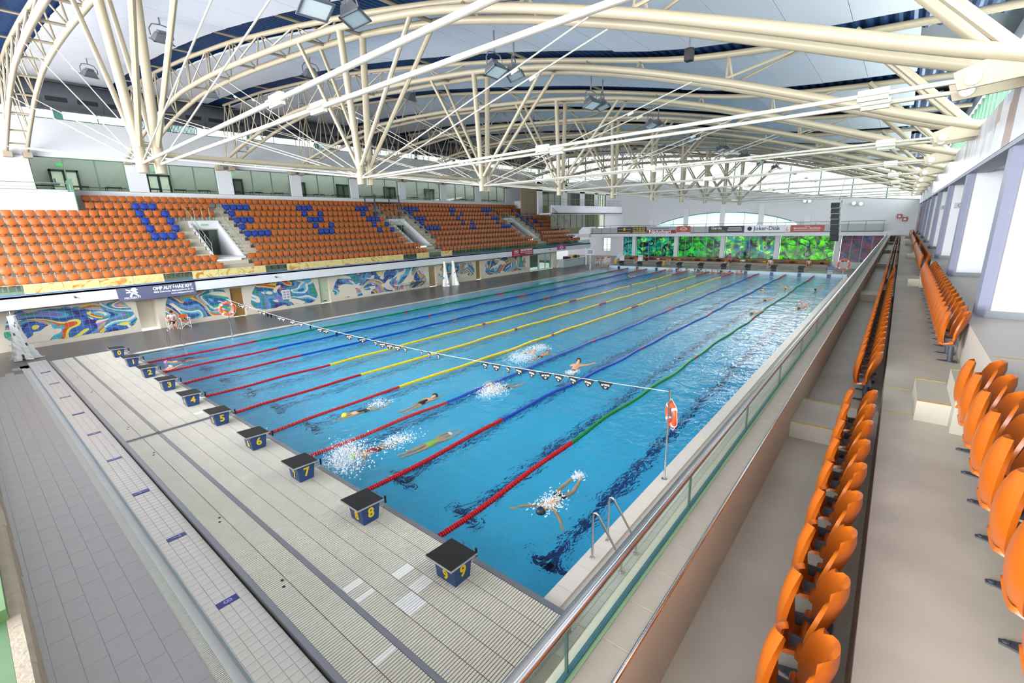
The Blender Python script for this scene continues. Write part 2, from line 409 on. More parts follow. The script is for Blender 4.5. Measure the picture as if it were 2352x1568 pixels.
for (x0, x1, y0, y1) in ((-1.13, -.8, 1.42, 1.62), (-1.47, -1.15, 1.18, 1.52), (-1.13, -.8, 1.9, 2.05), (-.78, -.45, 12.6, 12.75), (-1.80, -1.5, 2.3, 2.42), (-1.80, -1.5, 2.0, 2.06), (-2.24, -1.92, .9, .98)):
    g = MB(); y = y0
    while y < y1: g.box(x0, x1, y, y+.034, .296, .3025); y += .046
    g.build('replacement_plank', pw, bk)
for y in (3.2, 5.9, 10.4, 13.0, 18.2, 21.0):
    for d in (0, .16):
        b = MB(); b.box(-2.37+d*.3, -2.33+d*.3, y+d, y+.05+d, .298, .3035); b.build('socket', black, bk)
# ---------------------------------------------------------------- starting blocks
def block_mesh():
    d = {}
    b = MB(); b.prism([(-.68, .006), (-.36, .006), (-.30, .385), (-.72, .40)], (0, -.215, 0), (1, 0, 0), (0, 0, 1), (0, 1, 0), .43); d['pedestal'] = b.mesh('pedestal', navy)
    b = MB(); b.prism([(-.83, .407), (-.25, .375), (-.25, .405), (-.83, .437)], (0, -.30, 0), (1, 0, 0), (0, 0, 1), (0, 1, 0), .60); d['top_plate'] = b.mesh('top_plate', M('plate_edge', 'c4c6ca', .3, .5))
    b = MB(); b.prism([(-.822, .438), (-.256, .406), (-.256, .412), (-.822, .444)], (0, -.293, 0), (1, 0, 0), (0, 0, 1), (0, 1, 0), .586); d['grit_pad'] = b.mesh('grit_pad', blackg)
    b = MB(); b.path([(-.34, -.13, .24), (-.25, -.14, .17), (-.15, -.15, .17), (-.13, -.15, .20), (-.13, -.15, .34)], .014, 8); d['handle'] = b.mesh('handle', chrome, True)
    b = MB(); b.path([(-.34, .13, .24), (-.25, .14, .17), (-.15, .15, .17), (-.13, .15, .20), (-.13, .15, .34)], .014, 8); d['handle2'] = b.mesh('handle', chrome, True)
    b = MB(); b.tube((-.13, -.15, .2), (-.13, -.15, .345), .02, 10); d['grip'] = b.mesh('grip', black, True)
    b = MB(); b.tube((-.13, .15, .2), (-.13, .15, .345), .02, 10); d['grip2'] = b.mesh('grip', black, True)
    b = MB(); b.path([(-.33, .13, .26), (-.22, .1, .27), (-.22, -.1, .27), (-.33, -.13, .26)], .012, 8); d['hand_bar'] = b.mesh('hand_bar', chrome, True)
    b = MB(); b.box(-.712, -.706, -.22, -.13, .35, .40); d['sticker'] = b.mesh('sticker', yellown)
    return d
BM = block_mesh()
side = {0: 'beside the left pool edge', 9: 'beside the near side pool edge'}
for k in range(10):
    y = 1.25+2.5*(9-k)
    t = thing('starting_block', 'blue starting block with black top and yellow number %s' % WD[k], 'starting block', (0, y, .3), 'starting blocks on the near bulkhead')
    for n in ('pedestal', 'top_plate', 'handle', 'hand_bar', 'sticker'): inst(n, BM[n], t)
    inst('grit_pad', BM['grit_pad'], t); inst('handle', BM['handle2'], t); inst('grip', BM['grip'], [q for q in t.children if q.name.startswith('handle')][0])
    o = textobj(str(k), .25, yellown, (-.701, -.02, .15), (0, -1, 0), (-.1, 0, 1), t, .008, 'number', local=True)
    o = textobj(str(k), .27, yellown, (-.51, -.219, .2), (1, 0, 0), (0, 0, 1), t, .008, 'number', local=True)
# far blocks
for k in range(10):
    y = 1.25+2.5*(9-k); white_cov = k in (0, 1, 9)
    lab = 'far starting block of lane %s with %s' % (WD[k], 'a white panel standing on it' if k in (0, 1) else ('a white box body' if k == 9 else 'a black sloping top'))
    t = thing('starting_block', lab, 'starting block', (50.4, y, .28), 'starting blocks at the far end')
    b = MB(); b.prism([(.15, 0), (.6, 0), (.6, .5), (.05, .36)], (50.4, y-.2, .28), (1, 0, 0), (0, 0, 1), (0, 1, 0), .4); b.build('pedestal', whitew if k == 9 else dgrey, t)
    b = MB(); b.prism([(-.12, .36), (.7, .58), (.7, .62), (-.12, .40)], (50.4, y-.28, .28), (1, 0, 0), (0, 0, 1), (0, 1, 0), .56); b.build('top_plate', navy if k == 9 else blackg, t)
    b = MB(); b.path([(50.5, y-.2, .45), (50.3, y-.2, .5), (50.3, y+.2, .5), (50.5, y+.2, .45)], .02, 6); b.build('hand_bar', chrome, t)
    if k in (0, 1):
        b = MB(); b.prism([(-.3, 0), (.3, 0), (.26, .75), (-.26, .75)], (50.72, y, .88), (0, 1, 0), (.15, 0, 1), (1, 0, 0), .12); bo = b.build('back_panel', whitew, t)
        b = MB()
        for dy in (-.12, .12): b.box(50.78, 50.8, y+dy-.04, y+dy+.04, 1.42, 1.5)
        b.build('panel_hole', black, bo)
# ---------------------------------------------------------------- lane ropes
rred = M('red_float', 'b11220', .3); rgrn = M('green_float', '0e7a3c', .3); rblu = M('blue_float', '1440a8', .3); ryel = M('yellow_float', 'e3c613', .3)
fm = {}
def bead(mat_):
    b = MB(); b.lathe([(.025, -.054), (.06, -.046), (.066, -.032), (.06, -.018), (.028, -.011), (.028, .011), (.06, .018), (.066, .032), (.06, .046), (.025, .054)], 12, Matrix.Rotation(PI/2, 4, 'Y')); return b.mesh('float', mat_, True)
names = {1: 'green', 2: 'blue', 3: 'blue', 4: 'yellow', 5: 'yellow', 6: 'yellow', 7: 'blue', 8: 'blue', 9: 'green'}
cm = {'green': rgrn, 'blue': rblu, 'yellow': ryel}
for j in range(1, 10):
    y0 = 2.5*j; cn = names[j]; ph = R.uniform(0, 6)
    def yy(x): return y0+.05*math.sin(x*.55+ph)+.03*math.sin(x*1.7+ph*2)
    t = thing('lane_rope', 'lane rope with red ends and %s floats between lanes %s and %s' % (cn, WD[9-j], WD[10-j]), 'lane rope', (0, y0, 0), 'lane ropes across the pool')
    b = MB(); b.path([(x*.5, yy(x*.5), .03) for x in range(101)], .008, 5); b.build('cable', steel, t)
    secs = {}
    n = int(50/.112); near = (54 if j == 1 else 40 if j == 2 else 0)
    for i in range(n):
        x = .05+i*.112
        c = 'red' if (x < 5 or x > 45 or abs(x-15) < .12 or abs(x-35) < .12 or abs(x-25) < .5) else cn
        z = .025+.008*math.sin(x*2.1+ph)
        mt_ = rred if c == 'red' else cm[c]
        if i < near:
            if c not in fm: fm[c] = bead(mt_)
            inst('float', fm[c], t, (x, yy(x)-y0, z)); continue
        g = secs.setdefault(c, MB()); q = yy(x); ns = 6
        for xa, ra, xb, rb in ((-.054, .028, -.044, .064), (-.044, .064, -.02, .064), (-.02, .064, -.01, .03), (-.01, .03, .01, .03), (.01, .03, .02, .064), (.02, .064, .044, .064), (.044, .064, .054, .028)):
            if x > 25 and abs(xa+xb) < .001: continue
            g.tube((x+xa, q, z), (x+xb, q, z), ra, ns, rb, False)
    for c, g in secs.items():
        o = g.build('float_string', rred if c == 'red' else cm[c], t, True); o['kind'] = 'stuff'
# ================================================================ NEAR STAND (right side)
ZL = 3.77; ZR1 = 3.18; ZW = 3.73; ZU = 4.30; YG = -2.67
gcl = glass('clear_balustrade_glass', 'eef6f2', .9)
b = MB(); b.box(-14, 57, -2.86, -2.60, -.4, 3.745); st(b.build('wall_parapet', plaster))
b = MB(); b.box(-14, 57, -3.69, -2.86, 2.9, ZR1); st(b.build('floor', conc))
b = MB(); b.box(-14, 57, -4.49, -3.69, 2.9, ZW); st(b.build('floor', conc))
b = MB(); b.box(-14, 57, -10.5, -4.49, 2.9, ZU); st(b.build('floor', M('upper_floor_concrete', 'bab2a8', .45, 0, .1, 1.4, .06, 20)))
b = MB(); b.box(-14, 57, -3.70, -3.688, ZR1, ZW-.01); st(b.build('riser', M('brown_riser', '8d7d6e', .7, 0, .12, 3)))
# ledge tiles as parts of the ledge
lg = thing('ledge', 'taupe tiled ledge with a steel edge along the near stand', 'ledge', (20, -2.77, 3.74))
b = MB(); b.box(-5.2, 52, -2.858, -2.62, 3.745, 3.7665); b.build('bed', M('tile_joint', 'c9beb2', .8), lg)
tm = MB(); tm.bbox(-.1475, .1475, -.074, .074, -.012, .0, .001); tm = tm.mesh('tile', tilebe)
for i in range(190): inst('tile', tm, lg, (-4.93+.3*i-20, -2.776+2.77, ZL-3.74))
b = MB(); b.box(-5.2, 52, -2.70, -2.655, 3.75, 3.772); b.build('green_strip', M('mint_sealant', '93b489', .6), lg)
b = MB(); b.tube((-5.2, -2.858, ZL+.004), (52, -2.858, ZL+.004), .012, 8); b.build('steel_edge', chrome, lg, True)
# glass balustrade
bal = thing('glass_balustrade', 'frameless glass balustrade with a steel handrail on the near ledge', 'balustrade', (20, YG, ZL))
pm = MB(); pm.box(-.803, .803, -.006, .006, -.0, .285); pm = pm.mesh('glass_pane', gcl)
em = MB(); em.box(-.005, .005, -.007, .007, 0, .285); em = em.mesh('pane_edge', M('green_glass_edge', '2f4a44', .2))
for i in range(35):
    x = -4.07+1.617*i; pn = inst('glass_pane', pm, bal, (x-20, 0, .004)); inst('pane_edge', em, pn, (.8085, 0, 0))
b = MB(); b.box(-5.2, 52, YG-.012, YG+.012, ZL-.01, ZL+.018); b.build('base_channel', M('teal_channel', '3f6a78', .35, .4), bal)
b = MB(); b.tube((-5.2, YG, 4.085), (52, YG, 4.085), .031, 16); b.build('handrail', steel, bal, True)
b = MB(); b.box(-5.2, 52, YG-.012, YG+.012, 4.04, 4.058); b.build('rail_channel', dgrey, bal)
# end gallery ledge at the frame's near corner
eg = thing('end_gallery_ledge', 'rough plaster ledge with a green rail at the end gallery', 'ledge', (-5, 4, 3.4))
b = MB()
ys = [-1.6+.35*i for i in range(30)]
prof = [(R.uniform(-.012, .012)) for _ in ys]
for i in range(29):
    b.prism([(-4.885, 3.3), (-4.815+prof[i]*.5, 3.3), (-4.81+prof[i]*.5, 3.74), (-4.83, 3.77), (-4.885, 3.77)], (0, ys[i], 0), (1, 0, 0), (0, 0, 1), (0, 1, 0), .352)
b.build('ledge_block', M('rough_plaster', '958a7a', .85, 0, .22, 9, .5, 40), eg)
grn = M('green_rail_panel', '557549', .5, 0, .1, 5)
b = MB(); b.box(-5.0, -4.872, -.1, 9, 3.771, 3.84); b.build('green_rail', grn, eg)
b = MB(); b.box(-5.1, -4.886, -2, 9, 3.2, 3.77); b.build('green_board', M('dark_green_board', '4d6b48', .5, 0, .2, 8), eg)
b = MB(); b.box(-5.5, -5.0, -2.6, 30, -.4, 3.2); st(b.build('wall_end', plaster))
# ---------------------------------------------------------------- aisle steps of the near stand
AX = [1.46+11.9*i for i in range(5)]
wds = ['nearest the camera', 'at the second aisle', 'at the third aisle', 'at the fourth aisle', 'at the farthest aisle']
wds = ['at the first aisle', 'at the second aisle', 'at the third aisle', 'at the fourth aisle', 'at the fifth aisle']
for i, x in enumerate(AX):
    t = thing('aisle_step', 'low concrete step across the front row %s of the near stand' % wds[i], 'step', (x, -3.2, ZR1), 'front row steps of the near stand')
    b = MB(); b.box(x, x+.93, -3.685, -2.862, ZR1, ZR1+.2); b.build('block', conc, t)
    b = MB(); b.box(x-.002, x+.03, -3.6, -2.87, ZR1+.2, ZR1+.203); b.build('yellow_line', yellowl, t)
    b = MB(); b.box(x+.90, x+.93, -3.6, -2.87, ZR1+.2, ZR1+.203); b.build('yellow_line', yellowl, t)
    t = thing('aisle_stair', 'two-tier concrete stair block up to the upper floor %s' % wds[i], 'stair', (x-.1, -4.2, ZW), 'stair blocks of the near stand')
    b = MB(); b.box(x-.13, x+.76, -4.21, -3.95, ZW, ZW+.21); b.build('lower_step', concd, t)
    b = MB(); b.box(x-.33, x+.56, -4.488, -4.21, ZW, ZW+.42); b.build('upper_step', concd, t)
    b = MB(); b.box(x-.13, x-.10, -4.21, -3.95, ZW+.21, ZW+.213); b.box(x+.73, x+.76, -4.21, -3.95, ZW+.21, ZW+.213); b.build('yellow_line', yellowl, t)
    b = MB(); b.box(x-.33, x-.30, -4.48, -4.21, ZW+.42, ZW+.423); b.box(x+.53, x+.56, -4.48, -4.21, ZW+.42, ZW+.423); b.build('yellow_line', yellowl, t)
    t = thing('floor_line', 'thin yellow painted line pair on the walkway %s' % wds[i], 'painted line', (x, -3.8, ZW), 'yellow lines on the near walkway')
    for dx in (0, .93):
        b = MB(); b.box(x+dx, x+dx+.025, -3.95, -3.70, ZW, ZW+.002); b.build('line', yellowl, t)
    b = MB(); b.box(x+.72, x+.75, -10, -4.52, ZU, ZU+.002); b.build('line', yellowl, t)
# ---------------------------------------------------------------- near stand seats
def seat_parts(nu=9, nv=10, om=orange, front=False):
    """tip-up seat facing +y: backrest flowing into a scoop under the folded pan"""
    d = {}
    prof = [(-.045, .745), (-.05, .68), (-.035, .60), (.0, .50), (.03, .42), (.045, .35), (.07, .295), (.12, .262), (.18, .252), (.225, .262)]
    wid = [.10, .165, .2, .205, .19, .165, .15, .15, .155, .13]
    wrap = [.05, .075, .085, .075, .055, .035, .015, 0, 0, 0]
    P = []
    for i in range(nu):
        s = -1+2*i/(nu-1); row = []
        for (y, z), w, cc in zip(prof, wid, wrap):
            row.append((s*w, y+cc*abs(s)**2.2, z-(0.045*abs(s)**3 if z > .7 else 0)+(.03*s*s if z < .3 else 0)))
        P.append(row)
    d['backrest'] = MB().shell(P, .026).mesh('backrest', om, 80)
    P = []; prof2 = [(.185, .715), (.205, .66), (.222, .58), (.232, .50), (.235, .42), (.23, .35), (.215, .295), (.19, .26)]
    wid2 = [.045, .125, .17, .195, .205, .195, .16, .09]
    if front: prof2 = [(.19, .735), (.205, .72), (.222, .62), (.232, .50), (.235, .42), (.232, .375), (.228, .352), (.215, .285)]; wid2 = [.19, .215, .222, .218, .206, .17, .082, .076]
    for i in range(nu):
        s = -1+2*i/(nu-1)
        P.append([(s*w, y-.035*s*s, z) for (y, z), w in zip(prof2, wid2)])
    d['seat_pan'] = MB().shell(P, .028).mesh('seat_pan', om, 80)
    b = MB(); b.tube((-.19, .10, .31), (.19, .10, .31), .024, 10); d['hinge_tube'] = b.mesh('hinge_tube', om, True)
    b = MB()
    for s in (-1, 1): b.obox((s*.09, .09, .30), (.006, 0, 0), (0, .07, 0), (0, .01, .055))
    b.box(-.09, .09, .08, .1, .26, .28)
    d['bracket'] = b.mesh('bracket', dgrey)
    b = MB(); b.tube((0, .06, .0), (0, .08, .28), .032, 10); d['post'] = b.mesh('post', dgrey, True)
    b = MB(); b.prism([(-.014, .205), (.014, .205), (.07, .03), (.05, -.02), (-.05, -.02), (-.07, .03)], (0, 0, .0), (1, 0, 0), (0, 1, 0), (0, 0, 1), .011)
    for px_, py_ in ((0, .18), (-.04, .0), (.04, .0)): b.lathe([(.014, .0), (.014, .02)], 8, Matrix.Translation((px_, py_, 0)))
    d['foot_plate'] = b.mesh('foot_plate', dgrey)
    b = MB(); b.sphere((0, .0, 0), .012, 8, 4, (1, .5, 1)); d['bolt'] = b.mesh('bolt', steel)
    return d
SP = seat_parts(); SEATS = 0; REST = MB(); REST.cur = 0
num_m = M('seat_number_ink', '4a2a12', .6)
NUMM = {}
def near_seat(x, y, z, label, num=None, foot=True, grp='near stand seats'):
    global SEATS; SEATS += 1
    t = thing('stadium_seat', label, 'seat', (x, y, z), grp)
    for n in ('backrest', 'seat_pan', 'hinge_tube', 'bracket'): inst(n, SP[n], t)
    if foot: f = inst('post', SP['post'], t); inst('foot_plate', SP['foot_plate'], f)
    else: inst('post', SP['post'], t)
    if num is not None and num < 14:
        if num not in NUMM:
            me = textmesh(str(num), .032, num_m, .001); a = .35
            U = Vector((-1, 0, 0)); N = Vector((0, math.cos(a), math.sin(a))); Wv = N.cross(U)
            me.transform(Matrix(((U.x, Wv.x, N.x, 0.06), (U.y, Wv.y, N.y, -.03), (U.z, Wv.z, N.z, .70), (0, 0, 0, 1)))); NUMM[num] = me
        inst('number', NUMM[num], t)
def rest_seat(x, y, z, m_i, face=1, wide=.235):
    """small distant seat for the joined rest"""
    o = len(REST.v); w = wide; REST.cur = m_i
    for prof_, ws in ((((.02, .74), (.0, .6), (.03, .35)), (.17, .21, .17)), (((.20, .735), (.23, .62), (.24, .45), (.23, .36), (.2, .28)), (.208, .222, .21, .13, .075))):
        P = []
        for s in (-1, 0, 1): P.append([(x+s*w_, y+face*(yy_-.03*s*s), z+zz_) for (yy_, zz_), w_ in zip(prof_, ws)])
        REST.shell(P, .03)
    REST.cur = 2; REST.box(x-.03, x+.03, y+.02, y+.1, z, z+.34)
# front row: sections between aisles, seat one at the aisle
Y1 = -3.575; Y2 = -4.44
for s_i in range(5):
    xa = AX[s_i]
    n = 21 if s_i else 11
    for q in range(1, n+1):
        x = xa-.5*(q-1)+.02
        if x < -4.3: continue
        if s_i and q == n and False: continue
        if x < 17: near_seat(x, Y1, ZR1, 'orange folding seat %s from %s in the front row of the near stand' % (nth(q), wds[s_i][3:]), q if s_i == 0 else None)
        else: rest_seat(x, Y1, ZR1, 0)
for s_i in range(5):
    xa = AX[s_i]-.22
    n = 19 if s_i else 11
    for q in range(1, n+1):
        x = xa-.5*(q-1)
        if x < -3.7: continue
        if x < 17: near_seat(x, Y2, ZW, 'orange folding seat %s from %s in the second row of the near stand' % (nth(q), wds[s_i][3:]), q if s_i == 0 else None)
        else: rest_seat(x, Y2, ZW, 0)
near_seat(7.2, -5.35, ZU, 'single orange folding seat standing alone between two partition walls', None, True, None)
# ---------------------------------------------------------------- partition walls, beam, clerestory of the near side
coldk = M('grey_column_paint', '83869a', .5, 0, .03); base_g = M('grey_baseboard', '8b9296', .5, 0, .05)
for i in range(-1, 9):
    x = 4.80+5.97*i
    b = MB(); b.box(x+.02, x+.46, -10, -4.70, ZU, 6.72); st(b.build('wall_partition', whitew))
    b = MB(); b.prism([(x+.12, -4.62), (x+.52, -4.62), (x+.52, -4.74), (x, -4.74), (x, -4.70)], (0, 0, ZU), (1, 0, 0), (0, 1, 0), (0, 0, 1), 2.42); st(b.build('column_end', coldk))
    b = MB(); b.box(x-.012, x+.02, -10, -4.70, ZU, ZU+.1); st(b.build('baseboard_partition', base_g))
b = MB(); b.box(-14, 57, -10.3, -10, ZU, 6.9); st(b.build('wall_back', whitew))
b = MB(); b.box(-14, 57, -10.3, -4.95, 6.72, 6.9); st(b.build('ceiling', whitew))
b = MB(); b.box(-14, 57, -4.95, -4.62, 6.68, 7.60); bm_ = st(b.build('beam', whitew))
b = MB(); b.box(-14, 57, -4.97, -4.60, 6.665, 6.73); st(b.build('trim_1', greyp))
# pale banner strip on the beam, coloured in blurred grey and brown blocks
mt, nt, p = nodes('blocky_banner'); tc = nt.nodes.new('ShaderNodeTexCoord'); mp_ = nt.nodes.new('ShaderNodeMapping'); mp_.inputs['Scale'].default_value = (.8, 1, .35)
nt.links.new(tc.outputs['Object'], mp_.inputs[0]); vo = nt.nodes.new('ShaderNodeTexVoronoi'); vo.distance = 'CHEBYCHEV'; vo.inputs['Scale'].default_value = 2.2; nt.links.new(mp_.outputs[0], vo.inputs['Vector'])
cr = nt.nodes.new('ShaderNodeValToRGB'); cr.color_ramp.interpolation = 'EASE'
for i, (pos, c_) in enumerate(((0, 'd6d6dc'), (.35, 'c9cad2'), (.5, '9c8780'), (.62, 'd9d9de'), (.78, 'b9bccb'), (.9, '8f7770'))):
    e = cr.color_ramp.elements[i] if i < 2 else cr.color_ramp.elements.new(pos)
    e.position = pos; e.color = lin(c_)+(1,)
sp_ = nt.nodes.new('ShaderNodeSeparateColor'); nt.links.new(vo.outputs['Color'], sp_.inputs[0]); nt.links.new(sp_.outputs[0], cr.inputs[0]); nt.links.new(cr.outputs[0], p.inputs['Base Color']); p.inputs['Roughness'].default_value = .35
b = MB(); b.box(2.2, 30, -4.615, -4.60, 6.74, 7.59); tag(b.build('printed_banner', mt, o=(16, -4.61, 6.74)), 'long pale banner strip with blurred brown blocks on the beam', 'banner')
# strip windows above the beam
b = MB(); b.box(-14, 57, -5.35, -5.2, 7.5, 7.72); b.box(-14, 57, -5.35, -5.2, 9.85, 10.4); b.box(-14, 57, -5.3, -4.9, 7.45, 7.6); st(b.build('wall_near_upper', white))
wd = st(MB().box(-14, 57, -5.30, -5.24, 7.70, 7.78).build('window_1', greenf))
pm = MB(); pm.box(-.58, .58, -.005, .005, 0, 2.07); pm = pm.mesh('pane', glass('window_glass', 'eef6f6', .6)); mm = MB(); mm.box(-.03, .03, -.04, .04, 0, 2.1); mm = mm.mesh('mullion', greenf)
for i in range(48):
    inst('pane', pm, wd, (-1.4+1.2*i, -5.27, 7.78)); inst('mullion', mm, wd, (-2+1.2*i, -5.27, 7.75))
# signs on partition walls
for i, tx in ((1, 'G8'), (2, 'G7'), (3, 'G6')):
    x = 4.80+5.97*i; yc = [0, -5.38, -5.0, -4.9][i]
    t = thing('wall_sign', 'small grey plate reading %s on a white partition wall' % tx, 'sign', (x, yc, 6.02), 'seat block signs')
    b = MB(); b.bbox(x-.01, x+.02, yc-.17, yc+.17, 5.93, 6.11, .004); b.build('plate', M('sign_grey', 'aeb2b6', .5), t)
    textobj(tx, .15, M('sign_ink', '5c6474', .5), (x-.012, yc, 6.02), (0, -1, 0), (0, 0, 1), t, .002)
# ================================================================ MURAL SIDE: wall, murals, tribune
YM = 31.6; YF = 30.6
beige = M('mural_wall_beige', 'd3cabb', .7, 0, .04, 2)
doors = [(2.05, 3.0, 'recess'), (7.25, 8.1, 'wood'), (13.7, 14.6, 'green'), (25.1, 26.0, 'tan'), (31.75, 32.5, 'tan2'), (41.45, 46.4, 'glass')]
b = MB(); xs = [-14.0]
for a, c, k in doors: xs += [a, c]
xs.append(47.4)
for i in range(0, len(xs), 2): b.box(xs[i], xs[i+1], YM, YM+.35, 0, 2.35)
for a, c, k in doors: b.box(a, c, YM, YM+.35, 2.05, 2.35)
st(b.build('wall_mural', beige))
dcol = {'wood': M('brown_wood_door', '8a6430', .5, 0, .1, 4), 'green': M('mint_door', 'b2bfa6', .5), 'tan': M('tan_door', '9c8567', .5), 'tan2': M('ochre_door', '8d7742', .5)}
for a, c, k in doors:
    if k == 'glass': continue
    if k == 'recess':
        b = MB(); b.box(a, c, YM+1.0, YM+1.1, 0, 2.1); b.box(a-.1, a, YM+.35, YM+1.1, 0, 2.1); b.box(c, c+.1, YM+.35, YM+1.1, 0, 2.1); st(b.build('wall_recess', beige)); continue
    d_ = MB(); d_.bbox(a+.03, c-.03, YM+.16, YM+.2, 0.01, 2.03, .004); d_ = st(d_.build('door_1', dcol[k]))
    b = MB(); b.box(a, a+.04, YM+.05, YM+.25, 0, 2.06); b.box(c-.04, c, YM+.05, YM+.25, 0, 2.06); b.box(a, c, YM+.05, YM+.25, 2.0, 2.06); b.build('door_frame', beige, d_)
    b = MB(); b.tube((c-.13, YM+.1, 1.0), (c-.25, YM+.1, 1.0), .012, 6); b.build('door_handle', steel, d_)
    if k == 'green': b = MB(); b.box(a+.3, c-.3, YM+.15, YM+.165, .12, .2); b.build('vent', dark, d_)
# murals: mosaic swirls
def muralmat(name, seed, beige_amt):
    mt, nt, p = nodes(name); tc = nt.nodes.new('ShaderNodeTexCoord'); mp_ = nt.nodes.new('ShaderNodeMapping')
    mp_.inputs['Location'].default_value = (seed*7.3, 0, seed*3.1); mp_.inputs['Scale'].default_value = (.42, 1, .6); mp_.inputs['Rotation'].default_value = (0, .35, 0)
    nt.links.new(tc.outputs['Object'], mp_.inputs[0])
    n0 = nt.nodes.new('ShaderNodeTexNoise'); n0.inputs['Scale'].default_value = .55; n0.inputs['Detail'].default_value = 1; n0.inputs['Distortion'].default_value = 1.2; nt.links.new(mp_.outputs[0], n0.inputs[0])
    v = nt.nodes.new('ShaderNodeTexVoronoi'); v.inputs['Scale'].default_value = 1.1
    dm = nt.nodes.new('ShaderNodeVectorMath'); dm.operation = 'MULTIPLY_ADD'; dm.inputs[1].default_value = (2.4, 0, 2.4)
    nt.links.new(n0.outputs['Color'], dm.inputs[0]); nt.links.new(mp_.outputs[0], dm.inputs[2]); nt.links.new(dm.outputs[0], v.inputs[0])
    sp_ = nt.nodes.new('ShaderNodeSeparateColor'); nt.links.new(v.outputs['Color'], sp_.inputs[0])
    m1 = nt.nodes.new('ShaderNodeMath'); m1.operation = 'MULTIPLY_ADD'; m1.inputs[1].default_value = 3.0; nt.links.new(n0.outputs['Fac'], m1.inputs[0])
    sc = nt.nodes.new('ShaderNodeMath'); sc.operation = 'MULTIPLY'; sc.inputs[1].default_value = 1.7; nt.links.new(sp_.outputs[0], sc.inputs[0]); nt.links.new(sc.outputs[0], m1.inputs[2])
    ad = nt.nodes.new('ShaderNodeMath'); ad.operation = 'FRACT'; nt.links.new(m1.outputs[0], ad.inputs[0])
    cr = nt.nodes.new('ShaderNodeValToRGB'); cr.color_ramp.interpolation = 'CONSTANT'
    cols = ['2f2f78', '2a6a92', '4aa0c4', '8468b8', '2b8a6e', '3d7fb6', 'ded3c0', '56b0cc', '2d5c9c', '2f9a78', 'ded3c0', '9a7ac4', 'd8a23c', '41a6b8', 'c9542f', 'ddd04a', '355fa8']
    for i, c_ in enumerate(cols):
        pos = i/len(cols)*.98; e = cr.color_ramp.elements[i] if i < 2 else cr.color_ramp.elements.new(pos)
        e.position = pos; e.color = lin(c_)+(1,)
    nt.links.new(ad.outputs[0], cr.inputs[0])
    # figures left in wall colour
    n2 = nt.nodes.new('ShaderNodeTexNoise'); n2.inputs['Scale'].default_value = .8; n2.inputs['Detail'].default_value = 1.5; n2.inputs['Distortion'].default_value = 2.2; nt.links.new(mp_.outputs[0], n2.inputs[0])
    gt = nt.nodes.new('ShaderNodeMath'); gt.operation = 'GREATER_THAN'; gt.inputs[1].default_value = beige_amt; nt.links.new(n2.outputs['Fac'], gt.inputs[0])
    mx = nt.nodes.new('ShaderNodeMix'); mx.data_type = 'RGBA'; nt.links.new(gt.outputs[0], mx.inputs[0]); nt.links.new(cr.outputs[0], mx.inputs[6]); mx.inputs[7].default_value = lin('dbd2c2')+(1,)
    br = nt.nodes.new('ShaderNodeTexBrick'); br.offset = 0; br.inputs['Scale'].default_value = 1; br.inputs['Brick Width'].default_value = .3; br.inputs['Row Height'].default_value = .3; br.inputs['Mortar Size'].default_value = .004
    sw = nt.nodes.new('ShaderNodeSeparateXYZ'); cb = nt.nodes.new('ShaderNodeCombineXYZ'); nt.links.new(tc.outputs['Object'], sw.inputs[0]); nt.links.new(sw.outputs[0], cb.inputs[0]); nt.links.new(sw.outputs[2], cb.inputs[1]); nt.links.new(cb.outputs[0], br.inputs[0])
    m2 = nt.nodes.new('ShaderNodeMix'); m2.data_type = 'RGBA'; nt.links.new(br.outputs['Fac'], m2.inputs[0]); nt.links.new(mx.outputs[2], m2.inputs[6]); m2.inputs[7].default_value = lin('b9c4cc')+(1,)
    nt.links.new(m2.outputs[2], p.inputs['Base Color']); p.inputs['Roughness'].default_value = .3
    return mt
def blob(x0, x1, z0, z1, seed, ragged):
    """irregular mosaic outline"""
    rr = random.Random(seed); top = []; bot = []; n = 26
    for i in range(n+1):
        u = i/n; x = x0+(x1-x0)*u
        e = min(1, u/.12, (1-u)/.10)**.5 if ragged else 1
        top.append((x, z0+(z1-z0)*(1-(1-e)*.6)-(ragged*rr.uniform(0, .35) if ragged else 0)))
        bot.append((x, z0+(z1-z0)*(1-e)*.25+(ragged*rr.uniform(0, .12) if ragged else 0)))
    return bot+top[::-1]
mur = [(-3.6, 1.95, .25, 2.1, .64, .6, 'with a yellow sun and purple waves'), (3.4, 7.2, .3, 2.1, .66, .2, 'behind the seated lifeguard'), (8.5, 13.5, .2, 2.15, .63, .3, 'between the brown door and the mint door'),
       (14.8, 24.7, .15, 2.2, .6, .4, 'longest of the wall, of dancing figures'), (26.3, 31.5, .5, 2.1, .6, .7, 'behind the hanging white nets'), (33.0, 40.8, .3, 2.15, .58, .7, 'beside the glass doors')]
for i, (x0, x1, z0, z1, am, rg, tx) in enumerate(mur):
    b = MB(); b.prism(blob(x0, x1, z0, z1, i+3, rg), (0, YM-.012, 0), (1, 0, 0), (0, 0, 1), (0, 1, 0), .011)
    tag(b.build('mosaic_mural', muralmat('mosaic_%d' % i, i+1, am), o=((x0+x1)/2, YM, z0)), 'blue green mosaic mural %s' % tx, 'mural', 'mosaic murals on the pool hall wall')
